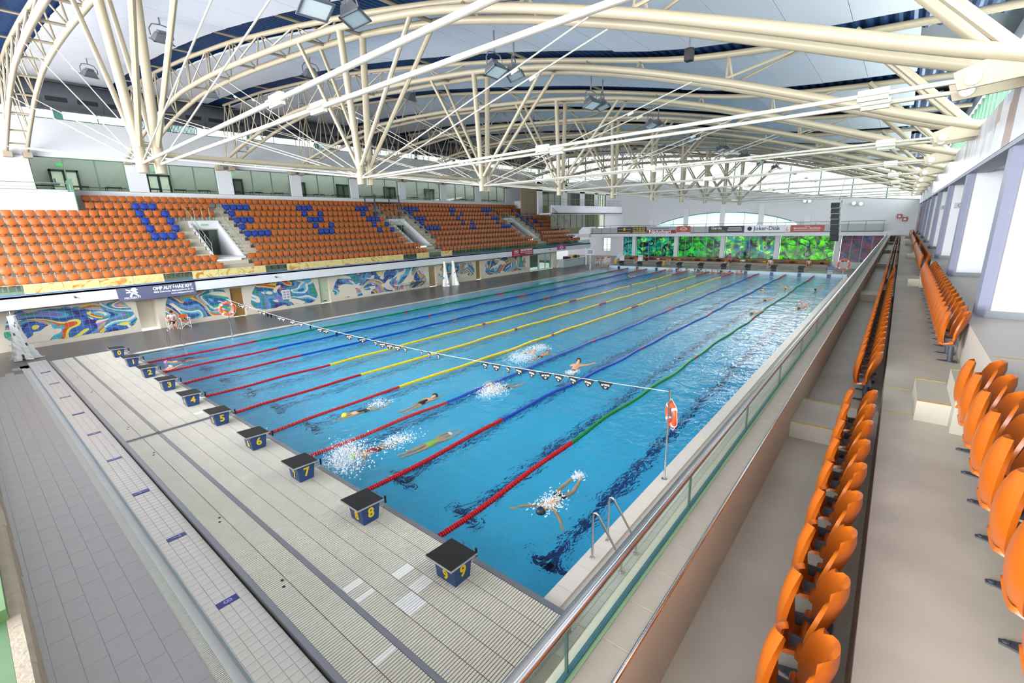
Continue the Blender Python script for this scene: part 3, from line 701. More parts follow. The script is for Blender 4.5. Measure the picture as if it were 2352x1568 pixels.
# glass doors by the bar
gd = glass('door_glass', 'b9c6c0', .8)
gf = M('mint_door_frame', 'a9c4b0', .45)
for a, c, nm in ((41.5, 43.4, 1), (43.5, 46.3, 2)):
    d_ = MB(); d_.box(a, a+.08, YM+.1, YM+.2, 0, 2.04); d_.box(c-.08, c, YM+.1, YM+.2, 0, 2.04); d_.box(a, c, YM+.1, YM+.2, 1.96, 2.04); d_.box(a, c, YM+.1, YM+.2, 0, .1); d_ = st(d_.build('door_%d' % (nm+5), gf))
    b = MB(); b.box(a+.08, c-.08, YM+.14, YM+.15, .1, 1.96); b.build('pane', gd, d_)
    if nm == 2:
        b = MB(); b.box((a+c)/2-.05, (a+c)/2+.05, YM+.1, YM+.2, .1, 1.96); b.build('meeting_stile', gf, d_)
        for s in (-.15, .15): b = MB(); b.tube(((a+c)/2+s, YM+.05, .9), ((a+c)/2+s, YM+.05, 1.3), .025, 6); b.build('door_handle', chrome, d_)
b = MB(); b.box(41, 47.4, YM+3, YM+3.1, 0, 2.4); st(b.build('wall_lobby', M('dim_lobby_wall', '6e6f6c', .8)))
# ---------------------------------------------------------------- tribune body
ROWS = 10; YB = [32.42+.83*k for k in range(ROWS)]; ZF = [2.99+.525*k for k in range(ROWS)]
b = MB(); b.box(-14, 54.6, YF, YF+.25, 2.22, 2.88); st(b.build('fascia', whitew))
b = MB(); b.box(-14, 54.6, YF, 32.2, 2.78, 2.9); b.box(-14, 54.6, YF+.2, YM+.35, 2.25, 2.4); b.box(-14, 54.6, YM+.3, 41, 2.36, 2.5); st(b.build('floor', concd))
vom = [(7.4, 9.4), (25.4, 27.4), (43.75, 45.9)]
b = MB()
for k in range(ROWS):
    y0 = YB[k]-.5; y1 = y0+.83 if k < ROWS-1 else 41.0
    segs = [(-14, 54.6)]
    if 2 <= k <= 6:
        segs = []; x = -14
        for a, c in vom: segs.append((x, a)); x = c
        segs.append((x, 54.6))
    if k >= 8: segs = [(1.52, 52)]
    for a, c in segs: b.box(a, c, y0, y1, 2.5 if k < 2 else ZF[k]-.7, ZF[k])
st(b.build('tribune_steps', concd))
b = MB()
for a, c in vom:  # vomitory interiors
    b.box(a, c, YB[2]-.6, 38.3, 3.9, 4.04); b.box(a, c, 38.0, 38.2, 4.04, 6.6); b.box(a, c, YB[7]-.62, YB[7]-.4, 6.05, 6.66)
st(b.build('wall_vomitory', white))
for a, c in vom:
    b = MB(); b.prism([(YB[2]-.4, 4.04), (38, 4.04), (38, 6.6), (YB[7]-.5, 6.6)], (a-.02, 0, 0), (0, 1, 0), (0, 0, 1), (1, 0, 0), .12)
    b.prism([(YB[2]-.4, 4.04), (38, 4.04), (38, 6.6), (YB[7]-.5, 6.6)], (c-.1, 0, 0), (0, 1, 0), (0, 0, 1), (1, 0, 0), .12); st(b.build('wall_vomitory', white))
    d_ = MB(); d_.box(a+.3, c-.15, 37.9, 37.96, 4.05, 6.0); d_ = st(d_.build('door_1', M('dark_green_door', '39463f', .3)))
    b = MB(); b.box(a+.55, c-.75, 37.88, 37.9, 4.3, 5.9); b.build('pane', M('dark_door_glass', '20292a', .1), d_)
    b = MB(); b.box(a+.25, a+.33, 37.86, 37.98, 4.04, 6.06); b.box(c-.18, c-.1, 37.86, 37.98, 4.04, 6.06); b.build('door_frame', greenf, d_)
    b = MB(); b.box((a+c)/2-.25, (a+c)/2+.25, YB[7]-.64, YB[7]-.625, 6.28, 6.42); tag(b.build('exit_sign', M('exit_green', '7fb894', .4), o=((a+c)/2, YB[7]-.63, 6.35)), 'small green exit sign on the lintel of the %s stand entrance' % ('first' if a < 10 else 'second' if a < 30 else 'third'), 'exit sign', 'exit signs over the stand entrances')
# stairs: two treads per row
stairm = M('stair_concrete', 'b1ab9c', .7, 0, .1, 3)
def stairs(x0, x1, k0, k1, label):
    t = thing('stand_stair', label, 'stair', ((x0+x1)/2, YB[k0]-.5, ZF[k0]-.525))
    for k in range(k0, k1):
        for h in (0, 1):
            z = ZF[k]-.525+.2625*(h+1)+.005; y = YB[k]-.5-.83+.415*(h+1)
            b = MB(); b.box(x0, x1, y+(.0 if h == 0 else .004), y+.42, z-(.27 if h == 0 else .02), z); s_ = b.build('tread', stairm, t)
            b = MB(); b.box(x0, x1, y-.002, y+.035, z, z+.003); b.build('nosing', yellowl, s_)
for n_, (a, c) in zip(('first', 'second', 'third'), vom):
    stairs(a, c, 1, 3, 'wide lower stair in front of the %s stand entrance' % n_)
    stairs(a-1.0, a-.1, 3, 7 if n_ != 'second' else 9, 'narrow stair on the near flank of the %s stand entrance' % n_)
    stairs(c+.05, c+.95, 3, 10, 'narrow stair on the far flank of the %s stand entrance' % n_)
# railings around entrances
railg = M('olive_rail', '7a8775', .4, .2)
def railing(name, pts, h, label, n_bars, mats=None, parent=None, mid=True):
    t = thing(name, label, 'railing', pts[0]) if parent is None else parent
    top = [V(p)+Vector((0, 0, h)) for p in pts]
    b = MB(); b.path(top, .025, 6); b.build('top_rail', mats or railg, t, True)
    if mid: b = MB(); b.path([V(p)+Vector((0, 0, h*.55)) for p in pts], .012, 5); b.build('mid_rail', mats or railg, t)
    for a, c in zip(pts, pts[1:]):
        a, c = V(a), V(c)
        for i in range(n_bars+1):
            p_ = a+(c-a)*i/n_bars; b = MB(); b.tube(p_, p_+Vector((0, 0, h)), .016, 6); b.build('post', mats or railg, t)
    return t
for n_, (a, c) in zip(('first', 'second', 'third'), vom):
    zt_ = ZF[7]; yt = YB[7]-.5
    railing('entrance_railing', [(a-.05, YB[2]-.4, 4.1), (a-.05, yt, zt_), (c+.02, yt, zt_), (c+.02, YB[2]-.4, 4.1)], .95, 'olive metal railing framing the %s stand entrance' % n_, 4)
# ---------------------------------------------------------------- front balustrade of the tribune
mt, nt, p = nodes('gold_mirror_film'); p.inputs['Metallic'].default_value = .35; p.inputs['Roughness'].default_value = .1
tc = nt.nodes.new('ShaderNodeTexCoord'); n = nt.nodes.new('ShaderNodeTexNoise'); n.inputs['Scale'].default_value = 1.3; n.inputs['Distortion'].default_value = 2; nt.links.new(tc.outputs['Object'], n.inputs[0])
cr = nt.nodes.new('ShaderNodeValToRGB'); nt.links.new(n.outputs['Fac'], cr.inputs[0]); nt.links.new(cr.outputs[0], p.inputs['Base Color'])
for i, (pos, c_) in enumerate(((.3, 'c98a3a'), (.45, 'efe1a0'), (.6, 'e8d88e'), (.72, 'd99a55'))):
    e = cr.color_ramp.elements[i] if i < 2 else cr.color_ramp.elements.new(pos); e.position = pos; e.color = lin(c_)+(1,)
bb = nt.nodes.new('ShaderNodeBump'); bb.inputs['Strength'].default_value = .15; bb.inputs['Distance'].default_value = .15; nt.links.new(n.outputs['Fac'], bb.inputs['Height']); nt.links.new(bb.outputs[0], p.inputs['Normal'])
goldm = mt
tb = thing('tribune_balustrade', 'low balustrade of golden reflective and clear panes along the tribune front', 'balustrade', (25, YF+.1, 2.9))
clr = glass('teal_balustrade_glass', 'd3e8e4', 1.0)
for i in range(39):
    x0 = -4+1.5*i; b = MB(); b.box(x0+.01, x0+1.49, YF+.08, YF+.095, 2.94, 3.42)
    b.build('pane', clr if (x0 > 27 or i in (0, 5, 9) or (x0 > 20 and i % 2)) else goldm, tb)
b = MB(); b.box(-14, 54.6, YF+.02, YF+.14, 2.88, 2.95); b.build('blue_rail', M('blue_tape_rail', '3f6fc4', .4), tb)
b = MB(); b.box(-14, 54.6, YF+.07, YF+.105, 3.42, 3.435); b.build('top_edge', M('pane_top_edge', 'cfcfc2', .4), tb)
# ---------------------------------------------------------------- tribune seats, with the blue ones spelling the town's name
BLUE = {9: [4.71, 5.16, 5.69, 10.6, 11.11, 11.61, 12.11, 16.53, 17.06, 17.61, 22.62, 23.09, 23.57, 28.64, 29.17, 29.7, 30.23, 35.28, 35.8, 40.92, 41.37, 41.87, 42.42, 47.08, 49.14],
 8: [4.71, 6.18, 10.61, 16.57, 18.1, 22.58, 24.12, 28.65, 34.77, 36.3, 40.84, 47.02, 47.55, 49.14], 7: [4.7, 6.16, 10.6, 11.11, 11.6, 16.57, 17.08, 17.59, 22.58, 23.11, 23.61, 28.68, 29.21, 29.72, 34.82, 40.99, 41.49, 42.0, 47.12, 48.18, 49.19],
 6: [4.69, 6.16, 10.63, 16.57, 18.12, 22.64, 24.12, 28.74, 34.86, 36.4, 41.03, 47.21, 48.63, 49.24], 5: [4.68, 5.17, 5.68, 10.63, 11.13, 11.64, 12.13, 16.58, 17.09, 17.63, 22.63, 24.11, 28.76, 29.26, 29.77, 30.29, 35.43, 35.96, 41.02, 41.57, 42.08, 42.61, 47.28, 49.33]}
def lsp(a, c, n): return [a+(c-a)*i/(n-1) for i in range(n)]
def down(x, lo): return [x-.4985*i for i in range(60) if x-.4985*i > lo]
SPO = seat_parts(5, 10, orange2, True); SPB = seat_parts(5, 10, bluep, True)
lb_ = MB()
for s in (-1, 1): lb_.box(s*.15-.014, s*.15+.014, .0, .03, .0, .30); lb_.box(s*.15-.014, s*.15+.014, .0, .19, .26, .29)
brk = lb_.mesh('leg_bracket', M('light_bracket', 'c9c9cc', .4, .3))
def tri_seat(x, k, q, blue):
    sp = SPB if blue else SPO
    t = thing('stadium_seat', '%s folding seat %s from the first stair in the %s row of the tribune' % ('blue' if blue else 'orange', nth(q), nth(k)), 'seat', (x, YB[k-1], ZF[k-1]), 'tribune seats', PI)
    for n in ('backrest', 'seat_pan'): inst(n, sp[n], t)
    inst('leg_bracket', brk, t)
for k in range(1, 11):
    if k <= 2: secs = [down(7.17, -4), lsp(9.65, 25.33, 32), lsp(27.87, 43.76, 32), lsp(46.48, 54.13, 16)]
    elif k <= 7: secs = [down(6.17, -4), lsp(10.6, 24.17, 28), lsp(28.7, 42.57, 28), lsp(47.35, 54.0, 14)]
    elif k == 8: secs = [down(9.13, -3.6), lsp(10.6, 24.13, 28), lsp(25.6, 27.2, 4), lsp(28.65, 42.46, 28), lsp(43.6, 53.9, 21)]
    elif k == 9: secs = [down(9.16, 2.1), lsp(10.6, 24.07, 28), lsp(25.6, 27.2, 4), lsp(28.64, 42.49, 28), lsp(43.6, 49.2, 12)]
    else: secs = [down(9.17, 2.1), lsp(9.67, 48.5, 78)]
    bl = BLUE.get(k, [])
    for si, xs_ in enumerate(secs):
        for q, x in enumerate(xs_, 1):
            isb = any(abs(x-v_) < .255 for v_ in bl)
            if si == 0 and x < 9.3: tri_seat(x, k, q, isb)
            else: rest_seat(x, YB[k-1], ZF[k-1], 1 if isb else 0, -1)
o = REST.build('stadium_seats', [orange2, bluep, dgrey], None, 60); tag(o, 'more distant rows of orange folding seats with blue ones forming letters', 'seats', kind='stuff')
# ---------------------------------------------------------------- upper wall over the tribune
YWL = 40.55
wins = [(0.0, 4.92), (6.1, 10.85), (12.0, 16.95), (17.95, 23.1), (24.0, 29.15), (30.1, 35.4), (36.3, 41.5), (42.6, 47.7)]
b = MB(); b.box(-14, 55, YWL, YWL+.35, 10.9, 13.28); b.box(-14, 55, YWL, YWL+.35, 7.5, 8.82); x = -14
for a, c in wins: b.box(x, a, YWL, YWL+.35, 8.8, 10.92); x = c
b.box(x, 55, YWL, YWL+.35, 8.8, 10.92); st(b.build('wall_tribune', white))
b = MB(); b.box(-14, 55, 44.5, 44.7, 8, 11.3); b.box(-14, 55, YWL+.35, 42.6, 11.2, 11.3); st(b.build('wall_boxes', M('box_room_wall', 'd4d6d2', .8)))
b = MB(); b.box(-14, 55, YWL+.3, 44.6, 8.2, 8.5); st(b.build('floor', concd))
boxg = glass('box_window_glass', 'dce2dc', .8, .02); bdoor = M('box_door_frame', '3c4440', .5); dayl = glass('door_daylight_glass', 'f2f6f2', .3)
wg = M('pale_door_glass', 'cfd6cf', .3)
for i, (a, c) in enumerate(wins):
    w_ = MB(); w_.box(a, c, YWL+.12, YWL+.2, 8.82, 8.87); w_.box(a, c, YWL+.12, YWL+.2, 10.85, 10.9); w_.box(a, a+.05, YWL+.12, YWL+.2, 8.82, 10.9); w_.box(c-.05, c, YWL+.12, YWL+.2, 8.82, 10.9); w_ = st(w_.build('window_%d' % (i+2), greenf))
    for j in range(3):
        x0 = a+(c-a)*j/3; x1 = a+(c-a)*(j+1)/3; b = MB(); b.box(x0+.03, x1-.03, YWL+.155, YWL+.165, 8.87, 10.85); b.build('pane', boxg, w_)
        if j: b = MB(); b.box(x0-.035, x0+.035, YWL+.12, YWL+.2, 8.87, 10.85); b.build('mullion', greenf, w_)
    b = MB(); b.tube((a+.1, YWL+.3, 9.05), (c-.1, YWL+.3, 9.05), .025, 6); b.build('inner_rail', dgrey, w_)
    xd = a+(c-a)*(.42 if i == 0 else .36 if i == 1 else .3 if i < 4 else .12)
    if i < 7:
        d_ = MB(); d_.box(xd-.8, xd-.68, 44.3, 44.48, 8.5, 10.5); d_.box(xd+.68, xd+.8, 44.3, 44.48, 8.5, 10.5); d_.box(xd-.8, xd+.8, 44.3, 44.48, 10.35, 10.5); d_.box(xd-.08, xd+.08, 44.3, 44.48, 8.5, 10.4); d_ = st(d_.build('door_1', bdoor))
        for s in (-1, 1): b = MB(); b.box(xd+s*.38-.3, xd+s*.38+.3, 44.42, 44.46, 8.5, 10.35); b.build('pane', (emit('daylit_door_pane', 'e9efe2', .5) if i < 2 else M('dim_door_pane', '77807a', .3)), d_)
    if i < 4:
        b = MB(); b.box(xd-.3, xd+.05, 44.2, 44.24, 10.75, 10.88); tag(b.build('exit_sign', emit('exit_green_glow', '2fd060', 1.2), o=(xd, 44.2, 10.8)), 'glowing green exit sign inside the %s box room' % nth(i+1), 'exit sign', 'exit signs in the box rooms')
    # tables and chairs glimpsed inside
    for q in range(3):
        xx = a+.6+(c-a-1.2)*q/2; t = thing('table', 'dark table standing in the %s box room, %s from its near end' % (nth(i+1), nth(q+1)), 'table', (xx, 42.2, 8.5), 'tables in the box rooms')
        b = MB(); b.box(xx-.45, xx+.45, 41.9, 42.6, 9.18, 9.22); b.build('top', dgrey, t)
        for sx in (-.4, .4):
            for sy in (41.95, 42.55): b = MB(); b.tube((xx+sx, sy, 8.5), (xx+sx, sy, 9.18), .02, 6); b.build('leg', dgrey, t)
t = thing('water_bottle_crate', 'blue and white bottle pack on the first box room table', 'bottles', (1.2, 42.1, 9.22))
b = MB(); b.box(1.0, 1.4, 42, 42.3, 9.22, 9.4); b.build('pack', M('blue_pack', '8fb0d8', .4), t)
b = MB(); b.lathe([(.07, 0), (.07, .22), (.02, .3), (.02, .33)], 10, Matrix.Translation((1.2, 42.15, 9.4))); b.build('bottle', whitew, t, True)
# platform wall at the near end of the tribune
b = MB(); b.box(-14, 1.5, YB[8]-.55, 41, 6.6, 8.55); st(b.build('wall_platform', white))
railing('platform_railing', [(-5, YB[8]-.4, 8.55), (1.4, YB[8]-.4, 8.55)], .55, 'low olive railing on the white platform beside the first box room', 4)
b = MB(); b.box(49.7, 55, 38.4, 41, 6.9, 9.05); st(b.build('wall_platform', white))
b = MB(); b.box(1.5, 1.54, YB[8]-.6, 40.5, 7.1, 9.4); tag(b.build('rail_post_panel', greenf, o=(1.52, 39, 7.2)), 'thin green metal upright at the corner of the white platform', 'post')
# strip window above
wd = st(MB().box(-14, 55, YWL+.05, YWL+.25, 13.28, 13.34).build('window_20', greenf))
pm = MB(); pm.box(-.97, .97, -.005, .005, 0, 1.7); pm = pm.mesh('pane', glass('strip_glass', 'f2f8f8', .4)); mm = MB(); mm.box(-.03, .03, -.05, .05, 0, 1.75); mm = mm.mesh('mullion', greenf)
bl_ = MB()
for i in range(20): bl_.box(-.95+.095*i, -.87+.095*i, -.02, .02, 0, 1.7)
blm = bl_.mesh('blind', M('pale_aqua_blind', 'bcd4d2', .6))
for i in range(34):
    x = -11+2*i; pn = inst('pane', pm, wd, (x, YWL+.15, 13.34)); inst('mullion', mm, wd, (x+1, YWL+.15, 13.3))
    if i in (9, 10, 16): inst('blind', blm, pn, (0, .08, 0))
    if i % 3 == 0: b = MB(); b.box(x+.75, x+1.2, YWL+.02, YWL+.2, 13.3, 15); b.build('opening_frame', M('teal_frame', '4f8078', .5), wd)
b = MB(); b.box(-14, 55, YWL, YWL+.35, 14.9, 16); st(b.build('wall_tribune_top', white))
# duct
ductm = M('charcoal_duct', '4c5057', .6, .2, .1, 1.5)
du = thing('air_duct', 'large charcoal air duct running along the top of the tribune wall', 'duct', (20, 39.3, 13.5))
for i in range(23):
    x = -14+3.0*i; b = MB(); b.tube((x+.02, 39.3, 14.42), (x+2.98, 39.3, 14.42), .83, 24); b.build('duct_section', ductm, du, True)
    b = MB(); b.tube((x-.03, 39.3, 14.42), (x+.03, 39.3, 14.42), .85, 24); b.build('flange', ductm, du, True)
    a = math.radians(200); c_ = V(x+1.5, 39.3+.835*math.cos(a), 14.42+.835*math.sin(a)); nrm = V(0, math.cos(a), math.sin(a)); tg = V(0, -math.sin(a), math.cos(a))
    for xx in (-.75, .75): b = MB(); b.obox(c_+V(xx, 0, 0), (.5, 0, 0), nrm*.02, tg*.13); b.build('outlet_slot', black, du)
b = MB(); b.box(-14, 55, 39.2, YWL, 15.1, 15.3); st(b.build('ceiling', M('dark_soffit', '3d4046', .8)))
# ================================================================ ROOF
ZBT = [(-4.6,7.62),(-3.1,8.1),(-2.05,8.52),(-.8,8.95),(.6,9.46),(1.75,9.82),(3.74,10.44),(6.5,11.15),(9.35,11.64),(11,11.88),(15,12.27),(19.5,12.62),(22.4,12.76),(26,12.85),(29.5,12.62),(31.5,12.42),(35.7,11.8),(37,11.58),(40.2,11.05)]
ZTT = [(-5.2,9.95),(-3,10.05),(-.5,10.2),(1.8,10.42),(3.2,10.68),(6.5,11.42),(9.6,12.06),(15,13.0),(20,13.78),(25.4,14.4),(31.5,14.97),(34.6,15.12),(38,15.3),(41,15.35)]
def smooth(tab, y):
    h = .9; return (interp(tab, y-h)+2*interp(tab, y)+interp(tab, y+h))/4
zb = lambda y: smooth(ZBT, max(-4.6+.9, min(39.3, y))) if -3.7 < y < 39.3 else interp(ZBT, y)
zt = lambda y: smooth(ZTT, y)
def axx(k, y): return -1.05+5.97*k+.02*(y-10.7)
def gap(y): return .78+.12*(y+4.3)/44.5
def bpnt(k, y, s): return V(axx(k, y)+s*gap(y)/2, y, zb(y))
def tpnt(k, y): return V(axx(k, y), y, zt(y))
rodm = M('white_tie_rod', 'b9b4a8', .35, 0, .02)
ordn = ['first', 'second', 'third', 'fourth', 'fifth', 'sixth', 'seventh', 'eighth', 'ninth', 'tenth']
YMST = 10.7
for k in range(-1, 10):
    far = k > 5
    lab = 'cream tubular arched roof truss with a hanging mast, %s from the near end' % (ordn[k] if k >= 0 else 'partly out of view')
    if k == -1: lab = 'cream arched roof truss overhead, cut off by the picture edge'
    t = thing('roof_truss', lab, 'truss', (axx(k, 18), 18, 7.2), 'roof trusses over the pool')
    n = 8 if far else 12; ysb = [-4.6+44.8*i/60 for i in range(61)]
    for s in (-1, 1):
        b = MB(); b.path([bpnt(k, y, s) for y in ysb], .105 if k < 6 else .1, n); b.build('bottom_chord', cream, t, True)
    b = MB(); b.path([tpnt(k, -5.1+43.5*i/50) for i in range(51)], .09, n); b.build('top_chord', cream, t, True)
    # end plates
    for s in (-1, 1):
        b = MB(); p0 = bpnt(k, 40.1, s); b.box(p0.x-.2, p0.x+.2, 39.9, 40.55, 10.7, 11.05); b.build('wall_bracket', M('weathered_bracket', '9c8f7c', .6, .1), t)
        p1 = bpnt(k, -4.45, s); b = MB(); b.prism([(-.25, -.12), (.55, -.2), (.62, .02), (.35, .12), (-.25, .2)], p1+V(-.03, 0, -.12), (0, 1, 0), (0, 0, 1), (1, 0, 0), .06); b.build('end_plate', cream, t)
        b = MB(); b.tube(p1+V(-.06, .42, -.2), p1+V(.08, .42, -.2), .085, 12); b.build('pin', whitew, t, True)
        b = MB(); b.tube(p1, V(p1.x-.1*s, -2.1, zt(-2.1)), .075 if k < 3 else .07, 8); b.build('end_strut', cream, t, True)
    # web
    yb_ = [7.2, 10.7, 13.0, 15.9, 18.8, 21.7, 24.6, 27.5, 30.4, 33.3, 36.2, 38.6]
    for i, y in enumerate(yb_):
        b = MB(); b.tube(bpnt(k, y, -1), bpnt(k, y, 1), .05, 6); b.build('cross_member', cream, t)
        if y > 12:
            for s in (-1, 1):
                b = MB(); b.tube(bpnt(k, y, s), tpnt(k, min(38.2, y+1.1)), .035, 6); b.build('web_member', cream, t)
                b = MB(); b.tube(bpnt(k, y, s), tpnt(k, y-1.5), .035, 6); b.build('web_member', cream, t)
    for y, y2 in ((.8, .9), (1.0, -1.3), (3.6, 3.6), (5.4, 5.6)):
        for s in (-1, 1): b = MB(); b.tube(bpnt(k, y, s), tpnt(k, y2), .035, 6); b.build('web_member', cream, t)
    # roof purlin stubs
    for y in (8.5, 14, 19.5, 25, 30.5, 36):
        b = MB(); c_ = tpnt(k, y); b.tube(c_+V(-.9, 0, .14), c_+V(.9, 0, .14), .05, 6); b.build('purlin_stub', cream, t)
    # mast
    mz = 7.22
    for s in (-1, 1):
        bot = V(axx(k, YMST)+s*.18, YMST, mz); topp = bpnt(k, YMST, s)
        b = MB(); b.tube(bot+V(0, 0, .55), topp, .105, 12); mp_ = b.build('mast_post', cream, t, True)
        b = MB(); b.tube(bot, bot+V(0, 0, .75), .125, 14); b.build('mast_socket', cream, mp_, True)
        for y in (7.2, 13.4):
            b = MB(); b.tube(bot+V(0, (.12 if y > 10 else -.12), .62), bpnt(k, y, s), .065, 8); b.build('spread_strut', cream, t, True)
        pin = bpnt(k, -4.45, s)+V(0, .42, -.2)
        a0 = bot+V(0, -.1, .22); b = MB(); b.tube(a0, pin, .034 if k < 2 else .03, 8); r_ = b.build('tie_rod', rodm, t, True)
        for f_ in (.52, .93):
            c_ = a0+(pin-a0)*f_; dd = (pin-a0).normalized(); b = MB(); uu, ww = b.frame(dd); b.obox(c_, dd*.18, uu*.03, ww*.075); b.obox(c_, dd*.18, uu*.075, ww*.012); b.build('coupler', rodm, r_)
        for y, rr in ((1.75, .018), (22, .016), (30.6, .016), (39.6, .024)):
            q_ = bpnt(k, y, s)+V(0, 0, -.1 if y < 39 else .1); b = MB(); b.tube(bot+V(0, .1 if y > 10 else -.1, .25), q_, rr, 6); r_ = b.build('stay_rod', rodm, t)
            c_ = (bot*.22+q_*.78); b = MB(); b.tube(c_-(q_-bot).normalized()*.1, c_+(q_-bot).normalized()*.1, rr*2, 6); b.build('turnbuckle', rodm, r_)
    b = MB()
    for z in (7.5, 7.85): b.tube((axx(k, YMST)-.18, YMST, z), (axx(k, YMST)+.18, YMST, z), .04, 6)
    b.build('mast_tie', cream, t)
# spine pipe between the masts
for k in range(0, 9):
    b = MB(); b.tube((axx(k, YMST)+.3, YMST+.05, 7.68), (axx(k+1, YMST)-.3, YMST+.05, 7.68), .06, 8)
    tag(b.build('spine_pipe', cream, o=(axx(k, YMST)+3, YMST, 7.68)), 'long cream pipe linking the %s and %s hanging masts' % ((ordn[k], ordn[k+1]) if k >= 0 else ('out-of-view', 'first')), 'pipe', 'pipes between the hanging masts')
# ceiling panels between trusses and blue corrugated deck strips over them
panel = M('ceiling_panel', 'd2d5de', .7, 0, .03, .6)
deck = M('blue_corrugated_deck', '1d3f6e', .45, .2, .1)
for k in range(-2, 10):
    par = st(MB().box(axx(k, 18)+.8, axx(k+1, 18)-.8, 40.6, 40.7, 15.3, 15.5).build('ceiling', panel)); y = -3.3; 
    while y < 39.2:
        dy = 1.25 if y < 9 else 3.0; y1 = min(y+dy, 39.2); w = .82 if y > 3 else .62; ns = 1 if y < 9 else 2; b = MB()
        for q in range(ns):
            ya = y+(y1-y)*q/ns; yb = y+(y1-y)*(q+1)/ns; xa, xb = axx(k, ya)+w, axx(k+1, ya)-w; z0, z1 = zt(ya)+.10, zt(yb)+.10
            ya += (.012 if q == 0 else 0)
            b.add([(xa, ya, z0), (xb, ya, z0), (xb, yb, z1), (xa, yb, z1), (xa, ya, z0+.08), (xb, ya, z0+.08), (xb, yb, z1+.08), (xa, yb, z1+.08)], [(0,3,2,1),(4,5,6,7),(0,1,5,4),(1,2,6,5),(2,3,7,6),(3,0,4,7)])
        b.build('ceiling_panel', panel, par); y = y1
for k in range(-1, 11):
    P = []; y = -5.3; up_ = 0
    while y < 40.6:
        P.append((y, zt(y)+.30+(.05 if up_ in (1, 2) else 0))); up_ = (up_+1) % 4; y += .07
    b = MB(); x0, x1 = -1.6, 1.6; vs = []
    for y, z in P: vs += [(axx(k, y)+x0, y, z), (axx(k, y)+x1, y, z)]
    b.add(vs, [(2*i, 2*i+1, 2*i+3, 2*i+2) for i in range(len(P)-1)]); st(b.build('roof_deck', deck))
b = MB(); ys_ = [-5.4+46.2*i/24 for i in range(25)]; vs = []
for y in ys_: vs += [(-15, y, zt(y)+.5), (57.5, y, zt(y)+.5), (-15, y, zt(y)+.7), (57.5, y, zt(y)+.7)]
fs = []
for i in range(24): a = 4*i; fs += [(a, a+4, a+5, a+1), (a+2, a+3, a+7, a+6), (a, a+2, a+6, a+4), (a+1, a+5, a+7, a+3)]
b.add(vs, fs); st(b.build('roof', M('roof_felt', '707378', .9)))
# ---------------------------------------------------------------- floodlights
lmet = M('floodlight_grey', '6d7076', .45, .4); lens = M('floodlight_glass', 'cfd8da', .08, 0, .02, 5, 0, 60, .8); refl_ = M('floodlight_reflector', 'dfe6e8', .15, .9)
def flood_meshes():
    d = {}
    b = MB(); b.add([(-.26,-.20,-.14),(.26,-.20,-.14),(.26,.20,-.14),(-.26,.20,-.14),(-.16,-.12,.12),(.16,-.12,.12),(.16,.12,.12),(-.16,.12,.12)], [(4,5,6,7),(0,1,5,4),(1,2,6,5),(2,3,7,6),(3,0,4,7)]); b.box(-.12, .12, -.10, .10, .12, .2); d['housing'] = b.mesh('housing', lmet)
    b = MB(); b.add([(-.25,-.19,-.135),(.25,-.19,-.135),(.25,.19,-.135),(-.25,.19,-.135)], [(0,3,2,1)]); d['lens'] = b.mesh('lens', lens)
    b = MB(); b.add([(-.24,-.18,-.12),(.24,-.18,-.12),(.24,.18,-.12),(-.24,.18,-.12),(-.12,-.09,.05),(.12,-.09,.05),(.12,.09,.05),(-.12,.09,.05)], [(4,7,6,5),(0,4,5,1),(1,5,6,2),(2,6,7,3),(3,7,4,0)]); d['reflector'] = b.mesh('reflector', refl_)
    b = MB()
    for a, c in (((-.28,-.22),(.28,-.18)), ((-.28,.18),(.28,.22)), ((-.28,-.22),(-.24,.22)), ((.24,-.22),(.28,.22))): b.box(a[0], c[0], a[1], c[1], -.155, -.125)
    d['rim'] = b.mesh('rim', lmet)
    b = MB(); b.path([(-.30, 0, 0), (-.31, 0, .2), (-.22, 0, .36), (0, 0, .40), (.22, 0, .36), (.31, 0, .2), (.30, 0, 0)], .018, 6); d['yoke'] = b.mesh('yoke', lmet, True)
    b = MB(); b.tube((0, 0, .4), (0, 0, 1.0), .022, 6); d['hanger'] = b.mesh('hanger', lmet)
    return d
FL = flood_meshes()
def flood(x, y, z, rz, tilt, label, grp):
    t = thing('floodlight', label, 'floodlight', (x, y, z), grp, rz); t.scale = (1.25, 1.25, 1.1)
    inst('yoke', FL['yoke'], t); inst('hanger', FL['hanger'], t)
    h = inst('housing', FL['housing'], t, rot=(tilt, 0, 0))
    inst('lens', FL['lens'], h); inst('rim', FL['rim'], h); inst('reflector', FL['reflector'], h)
for k in range(0, 9):
    for s in (0, 1):
        x = 1.55+5.97*k+.97*s; y = 7.0
        flood(x, y, 10.58+.1*s, R.uniform(-.15, .15)+s*.45, -.45+s*.1, 'grey %s floodlight of the pair hung over mid pool behind the %s truss' % ('wider' if s == 0 else 'turned', ordn[k]), 'paired floodlights under the roof')
for k in range(0, 8):
    for s in (0, 1):
        y = 19.4+12.3*s; x = 2.35+5.97*k
        flood(x, y, 13.1+1.25*s, R.uniform(-.3, .3), .5, 'grey floodlight hung over the %s behind the %s truss' % ('pool' if s == 0 else 'tribune', ordn[k]), 'single floodlights under the roof')
t = thing('pendant_camera', 'small black camera hanging on a rod under the ceiling', 'camera', (8, 1.05, 9.6))
b = MB(); b.tube((8, 1.05, 9.85), (8, 1.05, 10.5), .02, 6); b.build('rod', lmet, t)
b = MB(); b.lathe([(.12, .0), (.12, .03)], 10, Matrix.Translation((8, 1.05, 9.84))); b.box(7.9, 8.1, .96, 1.14, 9.6, 9.84); b.build('body', black, t)
